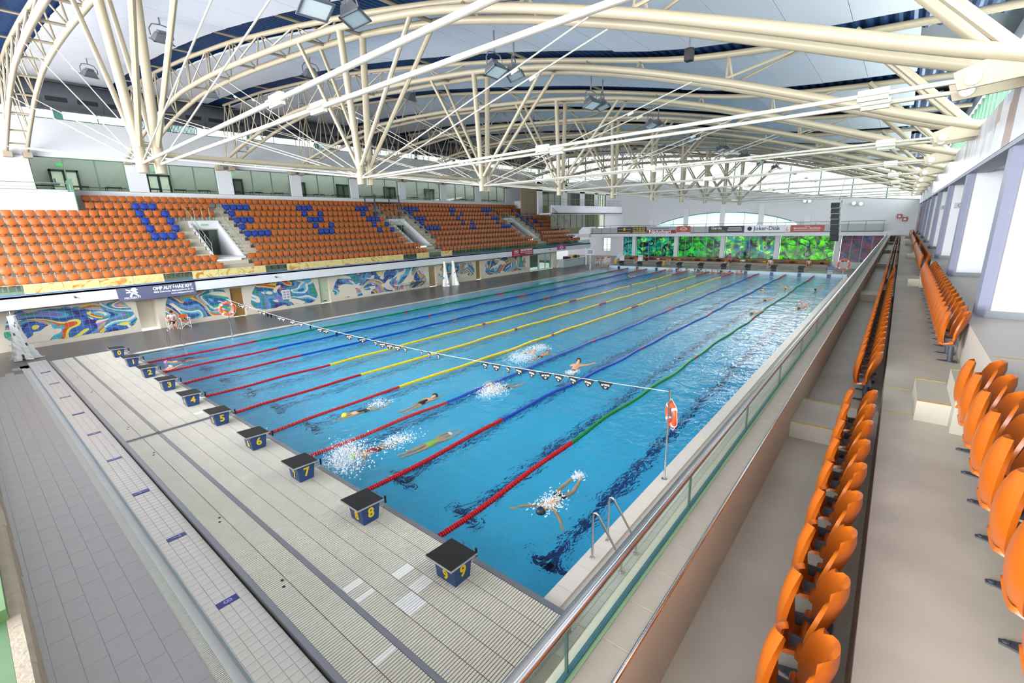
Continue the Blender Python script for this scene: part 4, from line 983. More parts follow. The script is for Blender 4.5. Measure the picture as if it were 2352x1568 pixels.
# ================================================================ FAR END
XF = 56.5
COLY = [24.7, 18.85, 13.1, 7.16, 1.42]
def zc(y): return interp([(-5, 7.05), (0, 7.5), (5, 8.1), (9.4, 8.65), (16.8, 9.85), (25, 10.8), (41, 11.4)], y)
b = MB()   # wall above the gallery up to the gable window, with an arched opening left free
def arch(y): return 5.05+1.5*max(0, 1-((y-13.6)/8.1)**2)**.8 if 5.5 < y < 21.7 else None
ys_ = sorted(set([-5.2+.45*i for i in range(72)]+[5.5, 21.7, 26.7]))
ys_ = [y for y in ys_ if y <= 26.7]
for a, c in zip(ys_, ys_[1:]):
    m_ = (a+c)/2; z0 = arch(m_) or 4.0; z1a, z1c = zc(a), zc(c)
    b.add([(XF, a, arch(a) or z0), (XF, c, arch(c) or z0), (XF, c, z1c), (XF, a, z1a), (XF+.3, a, arch(a) or z0), (XF+.3, c, arch(c) or z0), (XF+.3, c, z1c), (XF+.3, a, z1a)], [(0,1,2,3),(4,7,6,5),(0,4,5,1),(2,6,7,3),(0,3,7,4),(1,5,6,2)])
b.box(XF, XF+.3, 26.7, 41, 10.2, 11.6)
st(b.build('wall_far', white))
b = MB(); b.box(XF, XF+.3, -5.2, 26.4, .0, .93); b.box(XF, XF+.3, -2.4, 26.4, 3.72, 3.995); b.box(XF, XF+.3, -5.2, -2.4, .93, 3.995); b.box(XF, XF+.3, 26.4, 26.7, 0, 3.995); st(b.build('wall_far', white))
# arched window glass
b = MB(); pts = [(5.5, 4.9)]+[(5.5+16.2*i/30, arch(5.5+16.2*i/30+.001) or 5.05) for i in range(1, 30)]+[(21.7, 4.9)]
skyg = M('frosted_window', 'd6e6e6', .6)
mtf, ntf, pf = nodes('frosted_daylight_glass'); ntf.nodes.remove(pf); tr = ntf.nodes.new('ShaderNodeBsdfTranslucent'); tr.inputs[0].default_value = lin('dcebea')+(1,); ntf.links.new(tr.outputs[0], ntf.nodes['Material Output'].inputs[0])
b.prism(pts, (XF+.1, 0, 0), (0, 1, 0), (0, 0, 1), (1, 0, 0), .02); w_ = st(b.build('window_30', mtf))
for y in (7.5, 11, 15.3, 19.5): b = MB(); b.box(XF+.06, XF+.1, y-.02, y+.02, 4.3, arch(y)); b.build('mullion', greenf, w_)
b = MB(); b.path([(XF, y, z) for y, z in pts[1:-1]], .05, 6); b.build('frame', greenf, w_)
for y, z in ((22.35, 5.9), (17.8, 7.1), (13.4, 7.45), (9.15, 7.25), (4.5, 5.8)):
    b = MB(); b.box(XF-.25, XF-.002, y-.28, y+.28, 4.2, z); st(b.build('pilaster', whitew))
# gable strip window
wd = MB(); wd.path([(XF+.1, y, zc(y)+.04) for y in ys_], .05, 5); wd = st(wd.build('window_31', greenf))
gg = glass('gable_glass', 'f4f8f6', .3)
yy = -4.9
while yy < 40:
    y1 = min(yy+2.9, 40.5); b = MB(); b.add([(XF+.1, yy+.03, zc(yy)), (XF+.1, y1-.03, zc(y1)), (XF+.1, y1-.03, zt(y1)+.3), (XF+.1, yy+.03, zt(yy)+.3)], [(0, 1, 2, 3)]); b.build('pane', gg, wd)
    b = MB(); b.box(XF+.05, XF+.15, y1-.06, y1+.06, zc(y1)-.1, zt(y1)+.3); b.build('mullion', M('teal_mullion', '6f9088', .5), wd); yy = y1
# stained glass
def stained(name, cols, seed):
    mt, nt, p = nodes(name); nt.nodes.remove(p); tc = nt.nodes.new('ShaderNodeTexCoord'); mp_ = nt.nodes.new('ShaderNodeMapping'); mp_.inputs['Location'].default_value = (0, seed, seed*2); mp_.inputs['Scale'].default_value = (1, .8, 1)
    nt.links.new(tc.outputs['Object'], mp_.inputs[0]); n = nt.nodes.new('ShaderNodeTexNoise'); n.inputs['Scale'].default_value = .85; n.inputs['Detail'].default_value = 5; n.inputs['Distortion'].default_value = 2.5; nt.links.new(mp_.outputs[0], n.inputs[0])
    cr = nt.nodes.new('ShaderNodeValToRGB')
    for i, c_ in enumerate(cols):
        pos = .3+.4*i/(len(cols)-1); e = cr.color_ramp.elements[i] if i < 2 else cr.color_ramp.elements.new(pos); e.position = pos; e.color = lin(c_)+(1,)
    nt.links.new(n.outputs['Fac'], cr.inputs[0])
    n2 = nt.nodes.new('ShaderNodeTexWave'); n2.inputs['Scale'].default_value = .3; n2.inputs['Distortion'].default_value = 20; n2.inputs['Detail'].default_value = 2; n2.inputs['Detail Scale'].default_value = .9; nt.links.new(mp_.outputs[0], n2.inputs[0])
    gt = nt.nodes.new('ShaderNodeMath'); gt.operation = 'GREATER_THAN'; gt.inputs[1].default_value = .975; nt.links.new(n2.outputs['Fac'], gt.inputs[0])
    mx = nt.nodes.new('ShaderNodeMix'); mx.data_type = 'RGBA'; nt.links.new(gt.outputs[0], mx.inputs[0]); nt.links.new(cr.outputs[0], mx.inputs[6]); mx.inputs[7].default_value = lin('23386a')+(1,)
    n3 = nt.nodes.new('ShaderNodeTexNoise'); n3.inputs['Scale'].default_value = 1.6; n3.inputs['Detail'].default_value = 4; nt.links.new(mp_.outputs[0], n3.inputs[0])
    mr = nt.nodes.new('ShaderNodeMapRange'); mr.inputs[1].default_value = .35; mr.inputs[2].default_value = .65; mr.inputs[3].default_value = .42; mr.inputs[4].default_value = 1.35; nt.links.new(n3.outputs['Fac'], mr.inputs[0])
    mm_ = nt.nodes.new('ShaderNodeMix'); mm_.data_type = 'RGBA'; mm_.blend_type = 'MULTIPLY'; mm_.inputs[0].default_value = 1; nt.links.new(mx.outputs[2], mm_.inputs[6]); nt.links.new(mr.outputs[0], mm_.inputs[7])
    t_ = nt.nodes.new('ShaderNodeBsdfTranslucent'); nt.links.new(mm_.outputs[2], t_.inputs[0]); g_ = nt.nodes.new('ShaderNodeBsdfGlossy'); g_.inputs['Roughness'].default_value = .1
    ms = nt.nodes.new('ShaderNodeMixShader'); ms.inputs[0].default_value = .05; nt.links.new(t_.outputs[0], ms.inputs[1]); nt.links.new(g_.outputs[0], ms.inputs[2]); nt.links.new(ms.outputs[0], nt.nodes['Material Output'].inputs[0]); return mt
sg = [stained('stained_green_%d' % i, c_, i*3.7) for i, c_ in enumerate((
    ['1c3f58', '2f8f92', '57b8b2', '6fc0b0', '2f7f8f', '9ccf9a'], ['123a4c', '2a9aa0', '1f9a5a', '4ab0b8', '52b84e', 'c8e08a', '6a5a9a'], ['0f2f3a', '0f7a36', '1fa83e', '5fc43a', '2f9fb0', 'c9342f'],
    ['123f6a', '1d8ab0', '2aa09a', '4aa84a', 'c8dc8a', '7a4a9a'], ['1a4a2a', '2f9a2f', '6fc43a', '8fcf4a', '3a8a5a', '6a4a8a'], ['2a1f3a', '3a4a7a', '7a3f6a', '8f3f4a', '4a7a9a', '5a3f7a']))]
bays = [(26.4, 24.95), (24.45, 19.1), (18.6, 13.35), (12.85, 7.4), (6.9, 1.7), (1.15, -2.4)]
for i, (ya, yb) in enumerate(bays):
    w_ = MB(); w_.box(XF+.02, XF+.1, yb, ya, .9, .96); w_.box(XF+.02, XF+.1, yb, ya, 3.7, 3.76); w_ = st(w_.build('window_%d' % (40+i), M('pale_lead_frame', 'b9c2bd', .5)))
    n = max(2, round((ya-yb)/.92))
    for j in range(n):
        y0 = yb+(ya-yb)*j/n; y1 = yb+(ya-yb)*(j+1)/n; b = MB(); b.box(XF+.05, XF+.065, y0+.02, y1-.02, .96, 3.7); b.build('pane', sg[i], w_)
        if j: b = MB(); b.box(XF+.03, XF+.08, y0-.02, y0+.02, .96, 3.7); b.build('mullion', M('pale_lead_frame'), w_)
for y in COLY:
    b = MB(); b.box(XF-.3, XF+.1, y-.25, y+.25, .28, 3.8); st(b.build('column', whitew))
# gallery with railing
b = MB(); b.box(55.2, XF, -4.6, 31, 3.76, 4.14); st(b.build('gallery_slab', whitew))
rl = thing('gallery_railing', 'grey railing with mesh infill along the far gallery', 'railing', (55.25, 13, 4.14))
b = MB(); b.tube((55.25, -2.3, 5.22), (55.25, 31, 5.22), .03, 6); b.build('top_rail', railg, rl); b = MB(); b.box(55.2, 55.26, -2.3, 31, 4.14, 4.24); b.build('bottom_rail', dgrey, rl)
b = MB(); b.box(55.262, 55.272, -2.3, 31, 4.24, 4.95); b.build('infill', M('grey_mesh_infill', 'a6abb0', .6), rl)
for i in range(24): b = MB(); b.tube((55.22, -2.2+1.43*i, 3.95), (55.22, -2.2+1.43*i, 5.22), .025, 6); b.build('post', railg, rl)
U = (0, -1, 0); Wz = (0, 0, 1); X0 = 55.19
def banner(y0, y1, z0, z1, mat_, label, texts=(), x=X0, parts=(), name='banner'):
    t = thing(name, label, 'banner', (x, (y0+y1)/2, z0), None)
    b = MB(); b.box(x, x+.012, y0, y1, z0, z1); b.build('sheet', mat_, t)
    for a, c, e, f, m_, nm in parts: b = MB(); b.box(x-.004, x, a, c, e, f); b.build(nm, m_, t)
    for tx, y, z, sz, m_, wdt, bo in texts: textobj(tx, sz, m_, (x-.006, y, z), U, Wz, t, bo, width=wdt)
    return t
bk_ = M('banner_black', '1d1f24', .5); yl = M('banner_yellow', 'd8b72a', .5); wh = M('banner_white', 'e6e6ea', .5); rd = M('banner_red', '8e1f28', .5); rd2 = M('banner_red_orange', 'a8452f', .5); gry = M('banner_grey', '9a9ba3', .5); nvy = M('banner_navy', '28446e', .5); grl = M('banner_lime', '86a83a', .5)
banner(22.55, 26.75, 4.2, 5.02, bk_, 'black advertising banner with yellow lettering on the far gallery', (('Tel: 52 553-763', 23.6, 4.82, .28, yl, 1.7, .004), ('Fax: 52 486-037', 23.6, 4.58, .28, yl, 1.7, .004)), parts=((22.6, 24.5, 4.27, 4.36, yl, 'yellow_stripe'), (24.8, 26.7, 4.27, 4.36, yl, 'yellow_stripe'), (25.55, 25.85, 4.55, 4.9, yl, 'crest'), (25.95, 26.65, 4.68, 4.76, gry, 'text_line'), (24.75, 25.45, 4.68, 4.76, gry, 'text_line'), (22.7, 24.4, 4.41, 4.45, gry, 'text_line')))
banner(18.6, 22.45, 4.14, 5.02, gry, 'grey and red advertising banner with large white lettering on the far gallery', (('Nádudvari', 20.7, 4.36, .62, wh, 2.9, .012),), parts=((18.6, 22.45, 4.14, 4.55, rd, 'red_field'), (19.4, 22, 4.75, 4.8, bk_, 'script_line')))
banner(16.75, 18.5, 4.17, 5.02, rd2, 'small orange red advertising banner with a white tent logo on the far gallery', (), parts=((16.75, 18.5, 4.17, 4.25, wh, 'white_edge'), (17.15, 18.1, 4.6, 4.68, wh, 'text_line'), (17.3, 17.95, 4.42, 4.46, wh, 'text_line')))
t = thing('tent_logo', 'white tent-shaped logo on the orange red gallery banner', 'logo', (X0, 17.6, 4.7)); b = MB(); b.prism([(-.45, 0), (0, .28), (.45, 0), (.35, 0), (0, .2), (-.35, 0)], (X0-.006, 17.62, 4.7), (0, 1, 0), (0, 0, 1), (1, 0, 0), .004); b.build('mark', wh, t)
banner(10.6, 14.55, 4.2, 4.95, bk_, 'black advertising banner reading Garda on the far gallery', (('Garda', 13.65, 4.7, .42, wh, 1.2, .003), ('ÉTTEREM - PIZZÉRIA', 13.5, 4.36, .2, grl, 1.7, 0)), parts=((10.9, 12.3, 4.72, 4.78, wh, 'text_line'), (10.8, 12.4, 4.56, 4.62, wh, 'text_line'), (10.8, 12.4, 4.42, 4.46, wh, 'text_line')))
jb = banner(6.47, 10.52, 4.2, 4.98, wh, 'white advertising banner with navy lettering on the far gallery', (('Joker-Diák', 8.2, 4.6, .62, nvy, 2.75, .01),))
b = MB(); b.lathe([(.25, 0), (.25, .006), (.16, .006), (.16, 0)], 20, Matrix.Translation((X0-.002, 9.98, 4.6)) @ Matrix.Rotation(-PI/2, 4, 'Y')); b.build('crest_ring', nvy, jb); b = MB(); b.lathe([(.09, 0), (.09, .008)], 14, Matrix.Translation((X0-.002, 9.98, 4.6)) @ Matrix.Rotation(-PI/2, 4, 'Y')); b.build('crest_centre', rd, jb)
sb_ = banner(5.86, 6.45, 4.2, 4.95, wh, 'narrow white banner with a pale red sailboat on the far gallery')
b = MB(); b.prism([(-.18, 0), (.18, 0), (.12, -.1), (-.12, -.1)], (X0-.006, 6.15, 4.45), (0, 1, 0), (0, 0, 1), (1, 0, 0), .004); b.prism([(0, .03), (.16, .03), (0, .38)], (X0-.006, 6.15, 4.45), (0, 1, 0), (0, 0, 1), (1, 0, 0), .004); b.build('sailboat', M('pale_red', 'c9868a', .5), sb_)
banner(2.72, 5.8, 4.2, 4.9, rd2, 'brick red advertising banner with white sports school lettering on the far gallery', (('Debreceni', 4.3, 4.78, .13, wh, .5, 0), ('Sportcentrum - Sportiskola', 4.3, 4.6, .24, wh, 2.5, .003)), parts=((3.1, 5.5, 4.35, 4.39, wh, 'text_line'),))
# bench along the far wall with bags
bn = thing('bench', 'long brown and grey two-step bench under the stained windows', 'bench', (55, 13, .28))
woodb = M('brown_bench_wood', '86603f', .6, 0, .12, 2)
b = MB(); b.box(53.6, 56.2, 1.9, 26.3, .28, .46); b.build('lower_step', M('bench_grey', '8f8b85', .6), bn)
b = MB(); b.box(54.6, 56.2, 1.9, 26.3, .46, .74); b.build('seat', M('bench_grey'), bn)
b = MB(); b.box(56.0, 56.2, 1.9, 26.3, .74, 1.12); b.build('back', woodb, bn)
b = MB(); b.box(54.6, 56.2, 1.9, 26.3, .74, .765); b.build('seat_board', woodb, bn)
cols_ = [('black', '16181c'), ('navy', '1f2c52'), ('dark red', '6a1f2a'), ('grey', '5b5f66'), ('yellow', 'd8b323'), ('green', '2f6a3a'), ('white', 'd9d9dc'), ('purple', '5a3a7a')]
for i in range(18):
    y = 2.6+1.3*i+R.uniform(-.3, .3); cn, ch = cols_[i % 8]; sx = R.uniform(.16, .28); rr = random.Random(i)
    t = thing('sports_bag', '%s soft bag on the far bench, %s from the near stand' % (cn, nth(i+1)), 'bag', (55.2, y, .765), 'bags on the far bench')
    b = MB(); b.sphere((55.2+rr.uniform(-.2, .2), y, .765+sx*.55), sx, 10, 6, (1, 1.3, .6)); b.build('body', M('bag_'+cn.replace(' ', '_'), ch, .7), t, True)
    b = MB(); b.path([(55.2, y-.15, .765+sx*.9), (55.1, y-.07, .765+sx*1.35), (55.1, y+.07, .765+sx*1.35), (55.2, y+.15, .765+sx*.9)], .015, 5); b.build('strap', black, t)
# director chairs
orf = M('orange_canvas', 'c45a28', .8); chw = M('white_chair_frame', 'e2e2e2', .4)
def director(x, y, z, rz, label):
    t = thing('folding_chair', label, 'chair', (x, y, z), 'canvas folding chairs', rz)
    for sx in (-.24, .24):
        for sy in (-.2, .2): b = MB(); b.tube((sx, sy, 0), (sx, sy, .62 if sy < 0 else .82), .016, 6); b.build('leg', chw, t, local=True)
        b = MB(); b.box(sx-.025, sx+.025, -.22, .2, .60, .63); b.build('armrest', chw, t, local=True)
    for sy in (-.2, .2): b = MB(); b.tube((-.24, sy, .06), (.24, sy, .42), .013, 6); b.tube((.24, sy, .06), (-.24, sy, .42), .013, 6); b.build('cross_brace', chw, t, local=True)
    b = MB(); b.box(-.23, .23, -.2, .2, .42, .44); b.build('seat', orf, t, local=True)
    b = MB(); b.box(-.25, .25, .19, .21, .60, .84); b.build('back', orf, t, local=True)
    return t
for x, y, tx in ((53.2, 22.9, 'beside the two standing white panels'), (53.2, 18.6, 'under the second column of the stained windows'), (53.3, 11.6, 'beside the pink shirted person'), (53.4, 7.1, 'under the person in white'), (54.5, 29.4, 'beside the bar pillar'), (55.6, 29.2, 'second beyond the bar pillar'), (57, 29.0, 'third beyond the bar pillar')):
    director(x, y, .28 if y < 26 else 0, -PI/2, 'orange and white folding chair %s' % tx)
# wet floor signs
for x, y, tx in ((52.8, 25.6, 'beside the first white panel'), (52.6, 19.6, 'by the coach'), (52.6, 18.9, 'beside the black bag')):
    t = thing('wet_floor_sign', 'small yellow wet floor sign %s' % tx, 'floor sign', (x, y, .28), 'yellow floor signs')
    for s in (-1, 1): b = MB(); b.prism([(-.14, 0), (.14, 0), (.08, .6), (-.08, .6)], (x+s*.14, y, .28), (0, 1, 0), (-s*.2, 0, 1), (1, 0, 0), .02); b.build('board', M('sign_yellow', 'e0b51e', .5), t)
# bar counter
t = thing('bar_counter', 'pale grey bar counter with an espresso machine and boxes beside glass doors', 'counter', (50, 31, 0)); cg = M('counter_grey', 'b3bdc2', .5)
b = MB(); b.box(47.6, 54.0, 30.6, 31.3, 0, 1.02); b.box(47.6, 48.2, 31.3, 33, 0, 1.02); b.build('body', cg, t); b = MB(); b.box(47.5, 54.1, 30.5, 31.4, 1.02, 1.07); b.build('top', whitew, t)
for i, (x, w_, h_, c_, tx) in enumerate(((48.4, .5, .35, '2c3136', 'dark espresso machine'), (49.2, .4, .28, '3a3d40', 'dark till box'), (50.2, .45, .33, 'd8b323', 'yellow snack display'), (50.9, .35, .4, '2a2d30', 'tall black display'), (51.5, .5, .36, 'd9b52a', 'wide yellow display'))):
    u = thing('counter_appliance', '%s standing on the bar counter' % tx, 'appliance', (x, 30.9, 1.07)); b = MB(); b.bbox(x-w_/2, x+w_/2, 30.7, 31.1, 1.07, 1.07+h_, .02); b.build('body', M('appliance_%d' % i, c_, .4), u); b = MB(); b.box(x-w_/2+.05, x+w_/2-.05, 30.69, 30.7, 1.14, 1.0+h_); b.build('front_panel', M('panel_dark', '1c1f22', .3), u)
b = MB(); b.lathe([(.16, 0), (.16, .06), (.13, .1), (.13, 2.3)], 16, Matrix.Translation((52.9, 30.3, 0))); st(b.build('column', whitew, None, True))
# ---------------------------------------------------------------- far wing beyond the tribune
b = MB(); b.box(48.4, 69, 33, 33.2, 7.04, 8.14); b.box(48.4, 69, 33, 35.2, 6.95, 7.15); st(b.build('balcony', whitew))
railing('balcony_railing', [(48.4, 33.1, 8.14), (69, 33.1, 8.14)], .88, 'thin olive balcony railing beyond the tribune', 14)
b = MB(); x = 48
for a, c in ((49, 53.6), (55.2, 58.8), (60.2, 63.2), (64.4, 67)): b.box(x, a, 35, 35.25, 7, 11.5); x = c
b.box(x, 70, 35, 35.25, 7, 11.5); b.box(48, 70, 35, 35.25, 10.1, 11.5); b.box(54.9, 55.2, 35.2, 41, 6.9, 11.5); b.box(69.7, 70, 26.7, 35, 4, 11.5); b.box(56.8, 70, 26.7, 41, 11.4, 11.6); st(b.build('wall_wing', white))
beig = M('wing_curtain', 'a89a80', .8)
for i, (a, c) in enumerate(((49, 53.6), (55.2, 58.8), (60.2, 63.2), (64.4, 67))):
    w_ = MB(); w_.box(a, c, 35.05, 35.15, 8.2, 8.26); w_.box(a, c, 35.05, 35.15, 10.04, 10.1); w_ = st(w_.build('window_%d' % (50+i), greenf)); n = 3
    for j in range(n):
        x0 = a+(c-a)*j/n; x1 = a+(c-a)*(j+1)/n; b = MB(); b.box(x0+.03, x1-.03, 35.1, 35.11, 8.26, 10.04); b.build('pane', glass('wing_glass', 'c9cfc4', .8), w_); b = MB(); b.box(x1-.04, x1+.04, 35.05, 35.15, 8.2, 10.1); b.build('mullion', greenf, w_)
b = MB(); b.box(48, 70, 38, 38.1, 4, 11); st(b.build('wall_wing_inner', beig))
w_ = MB(); w_.box(49, 64, 33.55, 33.65, 5.05, 5.12); w_.box(49, 64, 33.55, 33.65, 6.9, 6.96); w_ = st(w_.build('window_60', greenf))
for i in range(9): b = MB(); b.box(49.03+1.66*i, 50.63+1.66*i, 33.6, 33.61, 5.12, 6.9); b.build('pane', glass('wing_glass'), w_); b = MB(); b.box(48.97+1.66*i, 49.05+1.66*i, 33.55, 33.65, 5.05, 6.95); b.build('mullion', greenf, w_)
b = MB(); b.box(64, 70, 33.5, 33.7, 4.2, 7); b.box(52, 70, 33, 36, 4.0, 4.2); st(b.build('wall_wing', white))
b = MB(); b.prism([(55.3, 3.7), (60, 3.7), (60, 5.1), (56.2, 5.1), (55.3, 4.6)], (0, 32.9, 0), (1, 0, 0), (0, 0, 1), (0, 1, 0), .15); b.box(54.6, 56.6, 30.9, 33, 3.7, 4.1); st(b.build('balcony', whitew))
railing('stair_railing', [(48.3, 32.9, 7.2), (52.4, 32.9, 5.2)], .6, 'dark sloping stair rail between the tribune and the balcony', 5, dgrey)
# lobby depth with a bright glass door
b = MB(); b.box(69.5, 69.7, 26.7, 35.2, 0, 4); b.box(69.5, 69.7, 36.7, 44, 0, 4); b.box(69.5, 69.7, 35.2, 36.7, 3.05, 4); b.box(69.5, 69.7, 35.2, 36.7, 0, .85); b.box(56.6, 69.7, 26.3, 26.7, 0, 4); st(b.build('wall_lobby', white))
d_ = MB(); d_.box(69.55, 69.65, 35.2, 35.28, .85, 3.05); d_.box(69.55, 69.65, 36.62, 36.7, .85, 3.05); d_.box(69.55, 69.65, 35.9, 35.98, .85, 3.05); d_.box(69.55, 69.65, 35.2, 36.7, 1.9, 1.96); st(d_.build('window_61', greenf))
t = thing('lobby_stair', 'grey stair with dark railing in the lobby beyond the far wall', 'stair', (62, 30, 0))
for i in range(12): b = MB(); b.box(60+.3*i, 60.3+.3*i, 28.4, 29.6, 0, .17*(i+1)); b.build('tread', white, t)
b = MB(); b.path([(60, 28.4, 1.0), (63.6, 28.4, 3.0)], .03, 6); b.path([(60, 28.4, .5), (63.6, 28.4, 2.5)], .02, 6); b.build('railing', dgrey, t)
# ---------------------------------------------------------------- line array loudspeaker
t = thing('line_array', 'hanging black line array loudspeaker of seven boxes near the far end', 'loudspeaker', (49, 1.4, 3.5))
for i in range(7):
    f_ = i/6; z = 6.9-.5*i; x = 49-.0-.25*f_*f_; tl_ = math.radians(-2+16*f_*f_); cx, sx = math.cos(tl_), math.sin(tl_)
    b = MB(); b.obox((x, 1.45-.05*i, z-.15), (.2*cx, 0, -.2*sx), (0, .33, 0), (.23*sx, 0, .23*cx)); bx_ = b.build('speaker_box', M('speaker_black', '2a2c30', .6, 0, .2, 30), t)
    b = MB(); b.obox((x+.25*cx, 1.12-.05*i, z-.15), (.12, 0, 0), (0, .12, 0), (0, 0, .2)); b.build('rigging', whitew, bx_)
b = MB(); b.tube((49.1, 1.2, 7.2), (49.1, .9, 9.8), .02, 6); b.tube((49.3, 1.1, 3.6), (49.3, 1.0, 7.2), .03, 6); b.build('cable', dgrey, t)
for y, z in ((.55, 7.0), (-.05, 6.93), (4.95, 7.45), (4.5, 7.42)):
    u = thing('wall_spotlight', 'bright white lit spotlight high on the far wall, %s' % {.55: 'first beside the loudspeaker', -.05: 'second beside the loudspeaker', 4.95: 'first over the brick red banner', 4.5: 'second over the brick red banner'}[y], 'spotlight', (56.3, y, z), 'lit spotlights on the far wall')
    b = MB(); b.tube((56.2, y, z), (56.48, y, z), .16, 12, .1); b.build('housing', lmet, u); b = MB(); b.tube((56.17, y, z), (56.2, y, z), .15, 12); b.build('lens', emit('lit_lens', 'ffffff', 4), u)
for y, z, tx in ((-3.3, 5.6, 'red fire hose cabinet on the far wall by the upper row'), (-3.75, 5.3, 'red fire alarm box low on the far wall')):
    u = thing('fire_box', tx, 'fire cabinet', (56.4, y, z)); b = MB(); b.bbox(56.3, 56.48, y-.2, y+.2, z-.2, z+.2, .02); b.build('case', M('fire_red', '9c2622', .4), u); b = MB(); b.box(56.29, 56.3, y-.1, y+.1, z-.1, z+.08); b.build('label_plate', whitew, u)
u = thing('door_panel', 'tall dark red door panel on the last partition of the near stand', 'door', (44, -4.6, 4.3)); b = MB(); b.bbox(43.4, 44.6, -4.6, -4.56, 4.3, 6.3, .01); b.build('leaf', M('dark_red_door', '7a2420', .5), u); b = MB(); b.box(43.6, 44.4, -4.555, -4.55, 5.2, 5.5); b.build('panel_strip', whitew, u)
# safety net by the last stained window
b = MB()
for i in range(40): b.tube((52.5, -2.4+.1*i, .3), (52.5, -2.4+.1*i, 3.7), .006, 3, caps=False)
for i in range(34): b.tube((52.5, -2.4, .3+.1*i), (52.5, 1.6, .3+.1*i), .006, 3, caps=False)
tag(b.build('safety_net', M('grey_net', '8a8f96', .8), o=(52.5, -.4, .3)), 'fine grey safety net hung before the purple stained window', 'net', kind='stuff')
# ================================================================ PROPS
# ladders
def ladder(x, y, d, label):
    """pair of bent grab rails from the coping (y) out to the deck, d = -1 towards the near stand"""
    t = thing('pool_ladder', label, 'ladder', (x, y, .03))
    for xx in (x, x+.58):
        b = MB(); b.path([(xx, y, .03), (xx, y, .86), (xx, y+d*.015, .93), (xx, y+d*.055, .955), (xx, y+d*.10, .93), (xx, y+d*.48, .36), (xx, y+d*.53, .28), (xx, y+d*.555, .20), (xx, y+d*.56, .02)], .021, 10); r_ = b.build('grab_rail', steel, t, True)
        for yy_ in (y, y+d*.56): b = MB(); b.lathe([(.05, 0), (.05, .012), (.035, .025), (.022, .03)], 12, Matrix.Translation((xx, yy_, .02))); b.build('flange', steel, r_, True)
    for i in range(3): b = MB(); b.box(x+.02, x+.56, y-d*.12, y-d*.2, -.35-.3*i, -.32-.3*i); b.build('rung', steel, t)
    return t
ladder(1.5, -.15, -1, 'steel pool ladder rails beside lane nine at the near stand')
ladder(1.85, 25.15, 1, 'steel pool ladder rails beside lane zero at the mural side')
ladder(47.5, 25.15, 1, 'steel pool ladder rails at the far corner by the bar')
# ring poles
lring = M('orange_life_ring', 'd9532a', .45, 0, .06); lwh = M('white_band', 'ecebe6', .5)
def ringpole(x, y, h, zr, n, label, rlabel, rs=.30):
    t = thing('pole', label, 'pole', (x, y, .02)); b = MB(); b.tube((x, y, .02), (x, y, h), .022, 10); b.build('shaft', chrome, t, True)
    b = MB(); b.lathe([(.07, 0), (.07, .012), (.03, .03)], 12, Matrix.Translation((x, y, .02))); b.build('base', steel, t)
    n = V(n).normalized(); c_ = V(x, y, zr)+n*.07; mt_ = n.to_track_quat('Z', 'Y').to_matrix()
    u = thing('life_ring', rlabel, 'life ring', c_, 'life rings on poles'); b = MB(); pts = [c_+mt_ @ V(rs*math.cos(a), rs*math.sin(a), 0) for a in [2*PI*i/32 for i in range(32)]]; b.path(pts, .062, 10, True); b.build('ring', lring, u, True)
    for q in range(4):
        a0 = PI/4+q*PI/2; b = MB(); b.path([c_+mt_ @ V(rs*math.cos(a0+d_), rs*math.sin(a0+d_), 0) for d_ in (-.11, 0, .11)], .066, 10); b.build('band', lwh, u, True)
    b = MB(); b.path([c_+mt_ @ V((rs+.09+.02*math.sin(6*a))*math.cos(a), (rs+.09+.02*math.sin(6*a))*math.sin(a), .01) for a in [2*PI*i/32 for i in range(32)]], .007, 5, True); b.build('grab_line', lwh, u)
ringpole(4.78, -.16, 2.21, 1.62, (.62, -.75, 0), 'slim steel pole on the near side coping holding a life ring', 'orange life ring with white bands on the near side pole', .235)
ringpole(4.8, 25.15, 2.1, 1.6, (-.35, -1, 0), 'slim white pole on the mural side coping holding a life ring', 'orange life ring with white bands before the mosaic murals', .33)
ringpole(45.2, -.16, 2.2, 1.62, (-1, .2, 0), 'slim pole near the far end holding a life ring', 'orange life ring with white bands near the far end', .42)
ringpole_done = 1
# flag line
fl_ = thing('flag_line', 'backstroke flag line of black pennants strung across the pool', 'flag line', (4.8, 12.5, 1.7))
def fz(y): return 2.08-.42*max(0, 1-((y-12.5)/12.6)**2)
b = MB(); b.path([(4.8, -.12+.63*i, fz(-.12+.63*i)+.07) for i in range(41)], .006, 5); b.build('cord', lwh, fl_)
blk = M('black_pennant', '121316', .6); fys = [1.9, 2.33, 2.77, 3.19, 3.64, 4.1, 4.5, 4.94, 5.38, 7.45, 7.91, 8.29, 9.17, 9.6, 10.05, 10.49, 10.92, 11.78, 12.7, 13.6, 14.45, 14.93, 15.75, 16.57, 17.39, 18.28, 18.67, 19.11, 19.56, 19.92, 20.35, 20.79, 22.38, 22.91, 23.31, 1.42]
pen = MB(); pen.prism([(-.2, 0), (.2, 0), (.06, -.2), (-.06, -.2)], (0, 0, 0), (0, -1, 0), (0, 0, 1), (1, 0, 0), .004); penm = pen.mesh('pennant', blk)
arm = textmesh('arena', .095, lwh, .001, .001)
arm.transform(Matrix(((0, 0, -1, -.003), (-1, 0, 0, 0), (0, 1, 0, -.075), (0, 0, 0, 1))))
lgm = MB(); lgm.prism([(-.035, -.125), (0, -.145), (.035, -.125), (.015, -.17), (-.015, -.17)], (-.004, 0, 0), (0, -1, 0), (0, 0, 1), (1, 0, 0), .002); lgm = lgm.mesh('logo', lwh)
for i, y in enumerate(fys):
    a = R.uniform(-.5, .5) if y < 9 else R.uniform(-.9, .9)
    pn = inst('pennant', penm, fl_, (0, y-12.5, fz(y)+.07-1.7), rot=(0, R.uniform(-.1, .1), a)); inst('lettering', arm, pn); inst('logo', lgm, pn)
